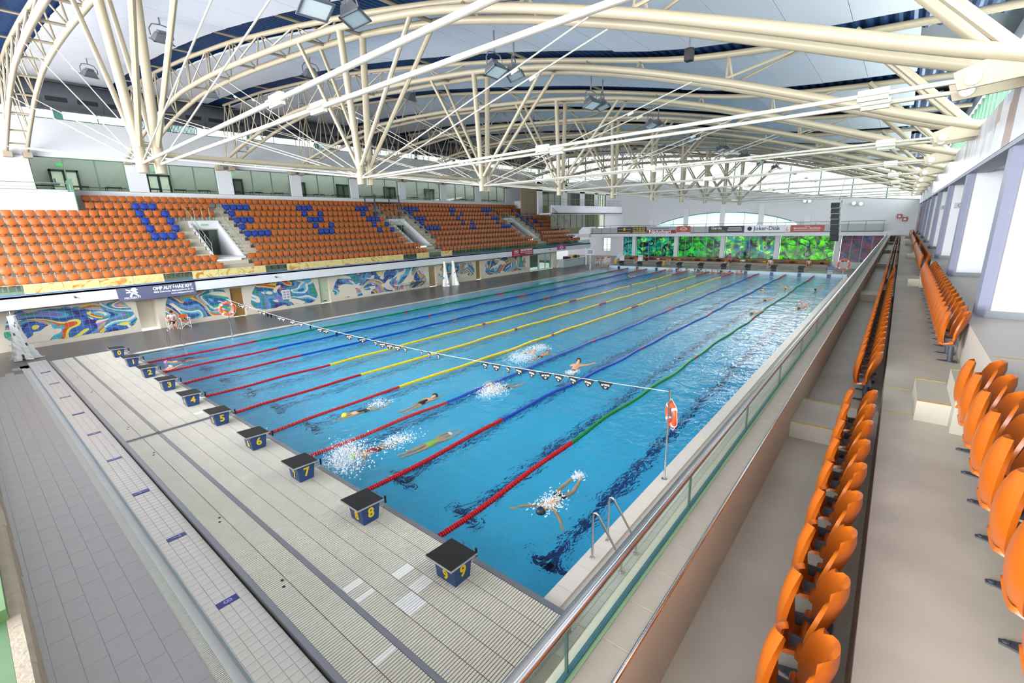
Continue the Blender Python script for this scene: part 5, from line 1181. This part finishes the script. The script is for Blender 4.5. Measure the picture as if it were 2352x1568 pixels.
# hanging nets
netm = M('white_net', 'f4f4f2', .9, 0, .05)
def net(x, y, h, r0, r1, label, seed):
    rr = random.Random(seed); b = MB(); N_ = 22; rings = 16
    P = []
    for j in range(rings+1):
        f_ = j/rings; r = r0+(r1-r0)*f_**1.6; row = []
        for i in range(N_): a = 2*PI*i/N_; q = r*(1+.3*math.sin(5*a+seed)*f_+rr.uniform(-.1, .1)); row.append(V(x+q*math.cos(a)+.1*f_, y+q*math.sin(a), .02+h*(1-f_)))
        P.append(row)
    for j in range(rings):
        for i in range(N_):
            if rr.random() < .95: b.add([P[j][i], P[j][(i+1) % N_], P[j+1][(i+1) % N_], P[j+1][i]], [(0, 1, 2, 3)])
    for q in range(120):
        f_ = rr.uniform(.25, 1); a = rr.uniform(0, 6.28); r = (r0+(r1-r0)*f_**1.6)*1.1; p0 = V(x+r*math.cos(a), y+r*math.sin(a), .02+h*(1-f_)); b.tube(p0, p0+V(rr.uniform(-.12, .12), rr.uniform(-.12, .12), rr.uniform(-.12, .05)), .007, 3)
    for q in range(8): b.path([(x+rr.uniform(-.1, .1), y, .05), (x+.35+rr.uniform(0, .25), y+rr.uniform(-.3, .3), .03), (x+.5+rr.uniform(0, .3), y+rr.uniform(-.3, .3), .02)], .012, 4)
    t = thing('hanging_net', label, 'net', (x, y, 0)); b.build('netting', netm, t); b = MB(); b.tube((x, y, .02+h), (x, y, h+.25), .01, 5); b.build('hanger', lwh, t)
net(-3.3, 28.7, 2.15, .14, .42, 'bundled white net hanging to the floor before the first mural', 1)
net(26.1, 30.4, 2.4, .1, .32, 'slimmer of the two bundled nets before the fifth mural', 2)
net(27.2, 30.35, 2.4, .12, .42, 'fuller of the two bundled nets before the fifth mural', 3)
# tables on the mural side deck
for x, tx in ((21.3, 'first white-topped table standing against the longest mural'), (23.0, 'second dark-topped table against the longest mural'), (39.3, 'white table beside the glass doors')):
    t = thing('table', tx, 'table', (x, 30.9, 0), 'tables on the mural side deck'); b = MB(); b.box(x-.75, x+.75, 30.6, 31.2, .71, .75); b.build('top', chw if 'white' in tx else dgrey, t)
    for sx in (-.65, .65):
        for yy_ in (30.66, 31.14): b = MB(); b.tube((x+sx, yy_, 0), (x+sx, yy_, .71), .018, 6); b.build('leg', steel, t)
# info boards on the murals
t = thing('notice_board', 'small white notice board hung on the third mural', 'notice', (11.0, 31.55, .9)); b = MB(); b.box(10.75, 11.35, 31.56, 31.585, .75, 1.45); b.build('board', whitew, t)
for i in range(3):
    for j in range(2): b = MB(); b.box(10.82+.26*j, 11.02+.26*j, 31.553, 31.56, .83+.2*i, .96+.2*i); b.build('print_block', greyp, t)
t = thing('pole_sign', 'white notice sign on a slim pole at the far mural side pool edge', 'sign', (45.4, 25.3, 0)); b = MB(); b.tube((45.4, 25.3, .02), (45.4, 25.3, 2.0), .025, 8); b.build('pole', chrome, t); b = MB(); b.box(45.36, 45.39, 24.8, 25.8, 2.0, 2.55); bo = b.build('plate', whitew, t)
for i in range(3): b = MB(); b.box(45.35, 45.36, 24.95, 25.65, 2.1+.14*i, 2.17+.14*i); b.build('text_line', nvy, bo)
# ---------------------------------------------------------------- tribune banners (facing the pool)
U = (1, 0, 0); Xb = YF-.02
pg = M('slate_banner', '565a78', .55, 0, .03); sil = M('silver_print', 'e4e4ea', .5)
t = thing('banner', 'slate blue car dealer banner with a silver lion emblem hung on the tribune front', 'banner', (3.05, Xb, 2.0))
b = MB(); b.add([(1.1, Xb, 2.80), (5.02, Xb, 2.78), (5.0, Xb, 2.0), (1.14, Xb, 2.05), (1.1, Xb+.012, 2.80), (5.02, Xb+.012, 2.78), (5.0, Xb+.012, 2.0), (1.14, Xb+.012, 2.05)], [(0, 3, 2, 1), (4, 5, 6, 7), (0, 1, 5, 4), (1, 2, 6, 5), (2, 3, 7, 6), (3, 0, 4, 7)]); b.build('sheet', pg, t)
for tx, x, z, sz, wd_, bo in (('PEUGEOT', 1.78, 2.19, .15, .78, .003), ('OMP AUTÓHÁZ KFT.', 3.85, 2.585, .26, 2.08, .012), ('4002 Debrecen, Balmazújvárosi út 10.', 3.85, 2.38, .15, 2.08, .003), ('www.ompautohaz.hu', 4.27, 2.22, .14, 1.2, .003)):
    textobj(tx, sz, sil, (x, Xb-.004, z), U, (0, 0, 1), t, bo, width=wd_)
lion = [[(-.02, .2), (.08, .25), (.15, .22), (.2, .15), (.15, .06), (.22, -.02), (.16, -.08), (.06, .02), (-.02, .06), (-.08, .12)], [(-.08, .12), (-.25, .2), (-.27, .15), (-.1, .06)], [(-.1, .06), (-.27, .03), (-.26, -.02), (-.03, -.01)], [(0, .04), (.16, -.1), (.28, -.2), (.2, -.22), (.02, -.06)], [(-.02, .02), (.04, -.06), (-.04, -.14), (-.06, -.22), (-.15, -.22), (-.13, -.12)], [(.17, .18), (.24, .13), (.22, .09), (.17, .12)]]
b = MB()
for pl in lion: b.prism([(x*1.15, z*1.15) for x, z in pl], (1.82, Xb-.008, 2.5), (1, 0, 0), (0, 0, 1), (0, 1, 0), .006)
b.build('lion_emblem', sil, t)
kr = M('crimson_banner', '9a1f3a', .55)
t = thing('banner', 'crimson car dealer banner with a white oval logo on the tribune front', 'banner', (38.8, Xb, 2.1)); b = MB(); b.box(36.75, 40.8, Xb, Xb+.012, 2.15, 3.02); b.build('sheet', kr, t)
for tx, x, z, sz, wd_, bo in (('KIA', 37.55, 2.68, .22, .42, .01), ('The Power to Surprise', 37.55, 2.33, .12, 1.1, 0), ('OMP AUTÓHÁZ KFT.', 39.5, 2.8, .28, 2.3, .012), ('4002 Debrecen, Balmazújvárosi út 10.', 39.5, 2.56, .16, 2.3, .003), ('www.ompautohaz.hu', 39.95, 2.37, .15, 1.35, .003)):
    textobj(tx, sz, sil, (x, Xb-.004, z), U, (0, 0, 1), t, bo, width=wd_)
b = MB(); b.path([(37.55+.38*math.cos(a), Xb-.006, 2.68+.2*math.sin(a)) for a in [2*PI*i/28 for i in range(28)]], .02, 5, True); b.build('oval_logo', sil, t)
t = thing('banner', 'small magenta banner with a white tent logo on the tribune front', 'banner', (47, Xb, 2.2)); mg = M('magenta_banner', 'a03a80', .55)
b = MB(); b.box(46, 48.05, Xb, Xb+.012, 2.32, 3.02); b.build('sheet', mg, t); b = MB(); b.prism([(46, 2.2), (47, 2.3), (48.05, 2.24), (48.05, 2.4), (46.8, 2.42), (46, 2.36)], (0, Xb-.003, 0), (1, 0, 0), (0, 0, 1), (0, 1, 0), .003); b.build('white_edge', sil, t)
b = MB(); b.prism([(-.5, 0), (0, .3), (.5, 0), (.38, 0), (0, .2), (-.38, 0)], (47, Xb-.004, 2.66), (1, 0, 0), (0, 0, 1), (0, 1, 0), .004); b.box(46.55, 47.5, Xb-.004, Xb, 2.6, 2.66); b.box(46.7, 47.35, Xb-.004, Xb, 2.48, 2.52); b.build('tent_logo', sil, t)
for x, tx in ((-.7, 'over the first mural'), (10.0, 'between the second and third murals'), (44.2, 'over the glass doors')):
    t = thing('wall_camera', 'small grey surveillance camera on the tribune front %s' % tx, 'camera', (x, Xb, 2.6), 'cameras on the tribune front'); b = MB(); b.tube((x, Xb, 2.6), (x+.02, Xb-.2, 2.55), .04, 8); b.build('body', dgrey, t); b = MB(); b.box(x-.03, x+.03, Xb, Xb+.02, 2.56, 2.66); b.build('mount', whitew, t)
# camera platform on the tribune
t = thing('camera_platform', 'dark steel camera platform standing in the upper rows of the tribune', 'platform', (25.6, 38.5, 7.0))
for x in (24.0, 27.0):
    for y in (37.9, 39.6): b = MB(); b.box(x-.05, x+.05, y-.05, y+.05, ZF[7] if y < 38.5 else ZF[8], 9.1 if y < 38.5 else 8.9); b.build('post', dgrey, t)
b = MB(); b.box(23.9, 27.1, 37.8, 39.7, 8.28, 8.36); b.build('deck', dgrey, t); b = MB(); b.tube((24, 37.9, 8.95), (27, 37.9, 8.95), .025, 6); b.tube((24, 39.6, 8.9), (27, 39.6, 8.9), .025, 6); b.tube((24, 37.9, 8.95), (24, 39.6, 8.9), .025, 6); b.build('railing', dgrey, t)
b = MB(); b.tube((24, 37.9, 6.9), (23.1, 37.9, 7.7), .02, 6); b.build('brace', dgrey, t)
# ================================================================ PEOPLE
import bmesh
def skin_mesh(name, J, E, mat_, sub=1, root='pelvis'):
    """J: joint -> ((x,y,z), radius); E: edges; one continuous skinned surface"""
    bm = bmesh.new(); lay = bm.verts.layers.skin.verify(); vs = {}
    for n, (p, r) in J.items():
        v = bm.verts.new(p); v[lay].radius = (r, r) if not isinstance(r, tuple) else r; v[lay].use_root = (n == root); vs[n] = v
    for a, c in E: bm.edges.new((vs[a], vs[c]))
    me = bpy.data.meshes.new(name); bm.to_mesh(me); bm.free(); o = bpy.data.objects.new(name, me)
    o.modifiers.new('skin', 'SKIN').branch_smoothing = .6
    s_ = o.modifiers.new('sub', 'SUBSURF'); s_.levels = sub; s_.render_levels = sub
    m2 = evalmesh(o); bpy.data.meshes.remove(me)
    m2.materials.clear(); m2.materials.append(mat_); m2.polygons.foreach_set('use_smooth', [True]*len(m2.polygons)); m2.name = name; return m2
def hand(J, E, key, wrist, d, side, sgn, curl=.02):
    """palm, four fingers of unequal length and a thumb"""
    d = V(d).normalized(); s_ = V(side).normalized(); n_ = d.cross(s_); w = V(wrist)
    J[key+'palm'] = (w+d*.055, .028); J[key+'palm2'] = (w+d*.085, .03); E += [(key+'wrist', key+'palm'), (key+'palm', key+'palm2')]
    for i, (o_, l_) in enumerate(((-.03, .062), (-.01, .075), (.01, .07), (.03, .054))):
        a = w+d*.10+s_*o_; J['%sf%da' % (key, i)] = (a, .009); J['%sf%db' % (key, i)] = (a+d*l_*.55-n_*curl*.4, .0085); J['%sf%dc' % (key, i)] = (a+d*l_-n_*curl*sgn, .007)
        E += [(key+'palm2', '%sf%da' % (key, i)), ('%sf%da' % (key, i), '%sf%db' % (key, i)), ('%sf%db' % (key, i), '%sf%dc' % (key, i))]
    a = w+d*.05+s_*.04*sgn; J[key+'ta'] = (a, .011); J[key+'tb'] = (a+d*.03+s_*.02*sgn, .009); J[key+'tc'] = (a+d*.055+s_*.024*sgn, .008)
    E += [(key+'palm', key+'ta'), (key+'ta', key+'tb'), (key+'tb', key+'tc')]
def body(arms, legs, trunk, rad=1.0):
    J = {}; E = []
    for n, p, r in trunk: J[n] = (V(p), r*rad)
    names_ = [n for n, _, _ in trunk]; E += list(zip(names_, names_[1:]))
    head = J['head'][0]; nk = J['neck'][0]; up_ = (head-nk).normalized()
    for s, key in ((1, 'l'), (-1, 'r')):
        sh, el, wr = [V(q) for q in arms[key]]
        J[key+'shoulder'] = (sh, .062*rad); J[key+'uparm'] = ((sh+el)/2, .048*rad); J[key+'elbow'] = (el, .041*rad); J[key+'fore'] = ((el*.6+wr*.4), .04*rad); J[key+'wrist'] = (wr, .027*rad)
        E += [('chest', key+'shoulder'), (key+'shoulder', key+'uparm'), (key+'uparm', key+'elbow'), (key+'elbow', key+'fore'), (key+'fore', key+'wrist')]
        d = (wr-el).normalized(); sd = d.cross(V(0, 0, 1)); sd = sd if sd.length > .1 else V(0, 1, 0); hand(J, E, key, wr, d, sd, s)
        hp, kn, an, to = [V(q) for q in legs[key]]
        J[key+'hip'] = (hp, .092*rad); J[key+'thigh'] = ((hp+kn)/2, .077*rad); J[key+'knee'] = (kn, .056*rad); J[key+'calf'] = (kn*.65+an*.35, .055*rad); J[key+'ankle'] = (an, .036*rad); J[key+'foot'] = ((an+to)/2, .036*rad); J[key+'toe'] = (to, .026*rad)
        E += [('pelvis', key+'hip'), (key+'hip', key+'thigh'), (key+'thigh', key+'knee'), (key+'knee', key+'calf'), (key+'calf', key+'ankle'), (key+'ankle', key+'foot'), (key+'foot', key+'toe')]
    return J, E
def subset(J, keep, grow):
    return {k: (J[k][0], J[k][1]+grow) for k in keep}
capm = {}
SWIM = {}
def swim_joints(pose):
    tr = [('pelvis', (0, 0, -.04), .125), ('waist', (.18, 0, -.03), .11), ('chest', (.40, 0, -.02), .135), ('upchest', (.5, 0, -.01), .10), ('neck', (.585, 0, .02), .055), ('head', (.68, 0, .04), .088), ('crown', (.77, 0, .045), .07)]
    L = lambda k, s: {'straight': [(-.07, s*.085, -.05), (-.45, s*.09, -.07), (-.83, s*.08, -.04), (-.98, s*.09, -.03)], 'kick': [(-.07, s*.085, -.05), (-.42, s*.10, -.14 if s > 0 else -.02), (-.78, s*.10, .0 if s > 0 else -.12), (-.94, s*.10, .04 if s > 0 else -.14)],
        'frog': [(-.07, s*.09, -.05), (-.40, s*.16, -.08), (-.78, s*.10, .02), (-.95, s*.05, .06)]}[k]
    A = lambda k, s: {'glide': [(.47, s*.165, 0), (.74, s*.17, .0), (1.0, s*.12, .0)], 'sweep': [(.47, s*.17, -.02), (.6, s*.38, -.06), (.78, s*.55, -.08)], 'pull': [(.47, s*.17, -.02), (.55, s*.33, -.15), (.72, s*.28, -.25)],
        'recover': [(.47, s*.17, .03), (.38, s*.34, .22), (.62, s*.42, .12)], 'high': [(.47, s*.17, .04), (.5, s*.4, .2), (.56, s*.62, .30)], 'side': [(.47, s*.17, -.01), (.22, s*.23, -.06), (-.02, s*.2, -.08)]}[k]
    arm_l, arm_r, leg, rise = pose
    J, E = body({'l': A(arm_l, 1), 'r': A(arm_r, -1)}, {'l': L(leg, 1), 'r': L(leg, -1)}, tr)
    if rise:
        for k in J:
            p, r = J[k]; J[k] = (V(p.x, p.y, p.z+rise*max(0, p.x+.1)), r)
    return J, E
def swimmer(x, y, ang, pose, cap, suit, label, z=0, kind='trunks', grp=None):
    """x,y of the head; ang = heading"""
    key = (pose, kind)
    if key not in SWIM:
        J, E = swim_joints(pose); bmsh = skin_mesh('body', J, E, skin2)
        ks = ['pelvis', 'lhip', 'rhip']+(['waist', 'chest'] if kind == 'one' else []); JS = subset(J, ks, .012)
        for k_ in ('l', 'r'): JS[k_+'t'] = (J[k_+'hip'][0]*(.45 if kind != 'one' else .85)+J[k_+'thigh'][0]*(.55 if kind != 'one' else .15), J[k_+'hip'][1]+.004)
        ES = [('pelvis', 'lhip'), ('pelvis', 'rhip'), ('lhip', 'lt'), ('rhip', 'rt')]+([('pelvis', 'waist'), ('waist', 'chest')] if kind == 'one' else [])
        if kind != 'one': JS['w2'] = (J['pelvis'][0]*.5+J['waist'][0]*.5, .128); ES.append(('pelvis', 'w2'))
        smsh = skin_mesh('swimsuit', JS, ES, navy)
        hd = J['head'][0]; cr_ = J['crown'][0]; d = (cr_-J['neck'][0]).normalized(); b = MB(); q_ = d.to_track_quat('Z', 'Y').to_matrix(); b.sphere(hd+d*.02, .108, 14, 8, (.98, .98, 1.1), q_, -.15); cmsh = b.mesh('swim_cap', navy, True)
        SWIM[key] = (bmsh, smsh, cmsh, hd.copy())
    bmsh, smsh, cmsh, hd = SWIM[key]; ca, sa = math.cos(ang), math.sin(ang)
    t = thing('swimmer', label, 'person', (x-(hd.x*ca-hd.y*sa), y-(hd.x*sa+hd.y*ca), z-.055), grp, ang)
    inst('body', bmsh, t)
    for nm, me, c_ in (('swimsuit', smsh, suit), ('swim_cap', cmsh, cap)):
        if c_ is None: continue
        m_ = M('%s_%s' % (nm, c_), c_, .4); o = inst(nm, me, t); o.material_slots[0].link = 'OBJECT'; o.material_slots[0].material = m_
    return t
mtS, ntS, pS = nodes('splash_water'); pS.inputs['Base Color'].default_value = (.92, .96, 1, 1); pS.inputs['Roughness'].default_value = .25; pS.inputs['Transmission Weight'].default_value = .25; pS.inputs['Subsurface Weight'].default_value = 0
def splash(x, y, r, h, ang, seed, label, n=260):
    rr = random.Random(seed); b = MB(); d = V(math.cos(ang), math.sin(ang), 0); s_ = V(-d.y, d.x, 0)
    for i in range(n*3):
        f_ = rr.random()**1.6; u_ = rr.gauss(0, .42); w = rr.gauss(0, .28); p = V(x, y, 0)+d*u_*r+s_*w*r; zz = max(0, h*f_*(1-.4*abs(u_))*rr.random()); p.z = zz
        sz = rr.uniform(.004, .012)*(1.5-f_); e = V(rr.uniform(-1, 1), rr.uniform(-1, 1), rr.uniform(0, 1.2)); e = e.normalized()*sz*rr.uniform(1.2, 3.2); uu, ww = b.frame(e)
        b.add([p-e, p+uu*sz, p+ww*sz, p-uu*sz, p-ww*sz, p+e], [(0, 2, 1), (0, 3, 2), (0, 4, 3), (0, 1, 4), (5, 1, 2), (5, 2, 3), (5, 3, 4), (5, 4, 1)])
    for i in range(n//6):  # foam lying on the water
        p = V(x, y, .008)+d*rr.gauss(0, .6)*r+s_*rr.gauss(0, .4)*r; k = 7; q = [p+d*rr.uniform(.02, .06)*math.cos(2*PI*j/k)+s_*rr.uniform(.01, .03)*math.sin(2*PI*j/k) for j in range(k)]
        b.add(q+[p+V(0, 0, .008)], [(j, (j+1) % k, k) for j in range(k)])
    tag(b.build('splash', mtS, o=(x, y, 0)), label, 'splash', kind='stuff')
W0 = math.pi
swimmer(2.11, 1.40, W0+.05, ('sweep', 'sweep', 'frog', 0), '1b2a3e', '1c2440', 'breaststroke swimmer in a dark cap and navy trunks nearest the ladder', .0)
swimmer(2.41, 9.35, W0-.15, ('glide', 'pull', 'kick', 0), 'd8d020', '20242c', 'swimmer in a yellow cap and black suit in lane six', 0, 'one')
swimmer(5.23, 8.29, .12, ('side', 'glide', 'straight', 0), '15171c', '15171c', 'swimmer in a black cap and black suit gliding in lane six', .01, 'one')
swimmer(3.45, 5.66, -.08, ('glide', 'glide', 'straight', 0), 'd7d2dc', 'a8c83a', 'swimmer in a pale cap and lime suit gliding in lane seven', -.05, 'one')
swimmer(1.02, 6.66, W0-.05, ('pull', 'side', 'kick', 0), '7ac23c', '96202c', 'swimmer in a red suit kicking up a big splash in lane seven', -.01, 'one')
swimmer(6.75, 7.02, W0-.22, ('glide', 'recover', 'kick', 0), 'c9cdd6', '2a3f8a', 'swimmer in blue trunks half hidden by a splash in lane seven', 0)
swimmer(11.2, 6.05, .25, ('pull', 'sweep', 'frog', .28), '1a1c22', '20242c', 'swimmer rising with bare back and a black and white cap in lane seven', 0)
swimmer(11.3, 8.95, W0+.2, ('recover', 'glide', 'kick', 0), '2a3a5c', '8a3a3a', 'swimmer beside the white splash in lane six', 0)
swimmer(12.1, 8.26, .1, ('glide', 'sweep', 'straight', 0), '9a8a72', '23262c', 'tan backed swimmer behind the white splash in lane six', .02)
swimmer(.84, 21.9, W0-.5, ('side', 'side', 'straight', 0), 'd867a8', '1c1c20', 'swimmer in a pink cap floating in lane one', 0, 'one')
swimmer(.6, 20.57, 0, ('pull', 'glide', 'frog', .22), 'cdd0d8', '30343c', 'swimmer in a white cap holding the wall in lane one', -.12)
for i, (x, y, a, po, c_, tx) in enumerate(((26.3, 2.85, W0, ('high', 'glide', 'kick', 0), '2a6a5a', 'crawl swimmer with a raised arm in lane eight, first beyond the green rope'), (31.8, 3.2, W0, ('high', 'pull', 'kick', 0), '3a2a2a', 'crawl swimmer with a raised arm in lane eight, behind another'),
    (29.7, .8, W0, ('recover', 'glide', 'kick', 0), '7a2a2a', 'swimmer in a dark red cap in lane nine by the near wall'), (31.3, .7, W0, ('glide', 'recover', 'kick', 0), 'c9c4c0', 'swimmer in a white cap in lane nine behind the dark red cap'), (39.9, 3.1, 0, ('high', 'glide', 'kick', 0), 'c8a890', 'far swimmer splashing on the lane eight side of the green rope'),
    (39.5, 1.1, W0, ('recover', 'sweep', 'kick', 0), '4a3a30', 'far swimmer splashing in lane nine'), (38, 4.6, 0, ('glide', 'side', 'straight', 0), 'b8a898', 'far swimmer low in the water of lane eight'), (41.5, 17.9, 0, ('recover', 'pull', 'kick', 0), '6a5a50', 'distant swimmer splashing in lane two'))):
    swimmer(x, y, a, po, c_, '23262e', tx, .05)
    if i != 6: splash(x+.2, y, .55, .22, 0, 50+i, 'small splash around the %s' % tx.split(',')[0].replace('crawl ', ''), 110)
splash(.85, 6.75, .95, .55, .9, 11, 'largest white splash over the swimmer in red in lane seven', 800)
splash(6.85, 7.0, .8, .42, .3, 12, 'white splash over the swimmer in blue trunks in lane seven', 500)
splash(10.8, 8.75, 1.0, .5, .2, 13, 'white splash in lane six beside two swimmers', 520)
splash(12.4, 9.05, .8, .4, .2, 16, 'foam burst at the feet of the swimmer in lane six', 260)
splash(2.45, 1.42, .5, .08, 0, 14, 'foam over the back of the breaststroke swimmer near the ladder', 150)
splash(3.75, 1.5, .2, .12, 0, 18, 'small foam at the feet of the breaststroke swimmer near the ladder', 60)
splash(3.6, 9.3, .5, .3, 0, 15, 'thin splash at the feet of the yellow capped swimmer', 90)
splash(2.3, 6.55, .7, .06, 0, 17, 'foam trail along the legs of the swimmer in red', 220)
splash(10.3, 5.8, .4, .07, 0, 19, 'foam behind the rising swimmer in lane seven', 120)
# people standing in the water at the far wall and upright figures
def upright(x, y, z, rz, label, top, bottom, hair, scale=1.0, pose='stand', long_legs=True, grp=None, cat='person'):
    """standing or sitting figure facing local +x"""
    if pose in ('stand', 'lean'):
        f_ = .0 if pose == 'stand' else .25
        tr = [('pelvis', (0, 0, .92), .125), ('waist', (f_*.3, 0, 1.08), .11), ('chest', (f_*.7, 0, 1.28), .135), ('upchest', (f_*.85, 0, 1.37), .1), ('neck', (f_*1.0+.01, 0, 1.46), .05), ('head', (f_*1.1+.03, 0, 1.56), .085), ('crown', (f_*1.15+.02, 0, 1.65), .075)]
        arms = {'l': [(f_*.75, .17, 1.36), (f_*.75+.02, .24, 1.1), (f_*.75+.14, .2, .9)], 'r': [(f_*.75, -.17, 1.36), (f_*.75, -.24, 1.1), (f_*.75+.2, -.15, 1.0)]}
        legs = {k: [(0, s*.085, .86), (.03, s*.1, .48), (-.01, s*.11, .08), (.15, s*.13, .04)] for k, s in (('l', 1), ('r', -1))}
    else:
        tr = [('pelvis', (0, 0, .50), .13), ('waist', (.03, 0, .66), .12), ('chest', (.08, 0, .86), .14), ('upchest', (.11, 0, .95), .105), ('neck', (.14, 0, 1.03), .052), ('head', (.20, 0, 1.11), .085), ('crown', (.22, 0, 1.2), .078)]
        arms = {'l': [(.1, .18, .94), (.14, .27, .68), (.34, .12, .62)], 'r': [(.1, -.18, .94), (.14, -.27, .68), (.34, -.10, .62)]}
        legs = {k: [(.04, s*.09, .47), (.44, s*.12, .50), (.40, s*.11, .08), (.56, s*.12, .04)] for k, s in (('l', 1), ('r', -1))}
    J, E = body(arms, legs, tr)
    J['nose'] = (J['head'][0]+V(.092, 0, -.005), .014); E.append(('head', 'nose'))
    t = thing('person', label, cat, (x, y, z), grp, rz); t.scale = (scale,)*3
    inst('body', skin_mesh('body', J, E, skin_m), t)
    if top:
        JS = subset(J, ['pelvis', 'waist', 'chest', 'upchest', 'lshoulder', 'rshoulder', 'luparm', 'ruparm'], .014); ES = [('pelvis', 'waist'), ('waist', 'chest'), ('chest', 'upchest'), ('chest', 'lshoulder'), ('chest', 'rshoulder'), ('lshoulder', 'luparm'), ('rshoulder', 'ruparm')]
        inst('shirt', skin_mesh('shirt', JS, ES, M('shirt_'+top, top, .8)), t)
    if bottom:
        JS = subset(J, ['pelvis', 'lhip', 'rhip', 'lthigh', 'rthigh', 'lknee', 'rknee'], .014); ES = [('pelvis', 'lhip'), ('pelvis', 'rhip'), ('lhip', 'lthigh'), ('rhip', 'rthigh'), ('lthigh', 'lknee'), ('rthigh', 'rknee')]
        inst('shorts', skin_mesh('shorts', JS, ES, M('shorts_'+bottom, bottom, .8)), t)
    hd = J['head'][0]; d = (J['crown'][0]-J['neck'][0]).normalized(); q_ = d.to_track_quat('Z', 'X').to_matrix(); b = MB(); b.sphere(hd+d*.035+V(-.015, 0, 0), .104, 14, 8, (1, .95, 1.05), q_, .0); b.sphere(hd+V(-.045, 0, 0), .085, 10, 8, (.8, .95, 1.1)); o = b.build('hair', M('hair_'+hair, hair, .6), t, True, local=True)
    b = MB()
    for s in (-1, 1): b.sphere(hd+V(.083, s*.03, .015), .012, 8, 6)
    b.build('eyes', M('eye_dark', '1c1512', .3), t, local=True)
    b = MB(); b.sphere(hd+V(.082, 0, -.045), .02, 8, 4, (.5, 1, .3)); b.build('mouth', M('lip', '9a5a4c', .5), t, local=True)
    return t
upright(3.45, 30.75, 0, -PI/2, 'lifeguard in a white shirt sitting reading before the second mural', 'dcdde6', '2a2e38', '17130f', .95, 'sit')
director(3.45, 30.75, 0, 0, 'folding chair under the seated lifeguard'); director(4.05, 30.5, 0, 0, 'empty orange folding chair beside the seated lifeguard')
upright(52.3, 21.1, .28, W0+.6, 'coach in black standing on the far deck behind lane one block', '1a1b1f', '1d1e22', '1d1814', .98)
upright(53.25, 11.3, .28, W0, 'person in a pink jacket standing on the far deck behind lane five', 'c8406a', '2a2c34', '3a2a20', .95, 'lean')
upright(53.4, 7.1, .28, W0, 'person in a white shirt sitting behind the lane seven block', 'e0e0e6', '7a7f8a', '2a201a', .95, 'sit')
upright(54.4, 3.6, .33, W0, 'child wrapped in a pale towel sitting on the far bench', 'd8c8b8', 'b8434a', '3a2a1e', .85, 'sit')
upright(51.2, YB[0]-.15, ZF[0]-.03, -PI/2+.3, 'spectator with dark hair sitting in the front row of the tribune', '2a2a34', '2f3440', '14100d', .95, 'sit')
upright(52.1, YB[0]-.1, ZF[0]-.03, -PI/2-.5, 'spectator in a black jacket leaning in the front row of the tribune', '1c1d22', '23262e', '1c1612', .95, 'sit')
upright(52.3, YB[3]-.15, ZF[3]-.03, -PI/2, 'spectator sitting alone higher up at the far end of the tribune', '8a7a72', '2f3440', '2a1e16', .95, 'sit')
wallp = [(49.4, 24.9, 'dark haired', '2a1e16'), (49.4, 20.9, 'dark capped', '1d1d24'), (49.5, 15.9, 'bare backed', '5a3f2c'), (49.5, 17.0, 'stretching', 'd8d8de'), (49.5, 15.0, 'leaning', '7a4a30'), (49.5, 14.0, 'black capped', '1a1a1f'), (49.5, 13.3, 'navy capped', '20305a'), (49.5, 12.75, 'lime capped', '9ac83a'), (49.5, 12.1, 'pink capped', 'd84a8a'), (49.5, 11.5, 'green capped', '4aa84a'), (49.5, 10.95, 'yellow green capped', 'b8d040'), (49.5, 10.4, 'white capped', 'dcdce2'), (48.6, 10.0, 'blue capped', '3a4ab0'), (49.4, 9.5, 'bright lime capped', '8ad04a'), (49.4, 9.05, 'hot pink capped', 'e02a7a')]
BU = None
for i, (x, y, tx, c_) in enumerate(wallp):
    if BU is None:
        tr = [('pelvis', (0, 0, -.55), .13), ('waist', (.02, 0, -.35), .115), ('chest', (.03, 0, -.1), .14), ('upchest', (.04, 0, 0), .1), ('neck', (.05, 0, .1), .05), ('head', (.07, 0, .21), .085), ('crown', (.07, 0, .30), .07)]
        J, E = body({'l': [(.03, .17, -.01), (.2, .27, -.08), (.42, .22, .06)], 'r': [(.03, -.17, -.01), (.2, -.27, -.08), (.42, -.22, .06)]}, {k: [(0, s*.09, -.6), (.05, s*.1, -1.0), (-.05, s*.1, -1.38), (.08, s*.1, -1.42)] for k, s in (('l', 1), ('r', -1))}, tr)
        BU = skin_mesh('body', J, E, skin_m); b = MB(); b.sphere((.06, 0, .24), .105, 12, 8, (1, 1, 1.05), None, -.1); CU = b.mesh('swim_cap', navy, True)
    t = thing('swimmer', '%s swimmer at the far wall, %s from the bar' % (tx, nth(i+1)), 'person', (x, y, 0.0), 'swimmers resting at the far wall', W0 if i not in (2, 3, 4) else 0)
    inst('body', BU, t); o = inst('swim_cap', CU, t); o.material_slots[0].link = 'OBJECT'; o.material_slots[0].material = M('cap_'+c_, c_, .45)

bpy.data.scenes.remove(TMP)
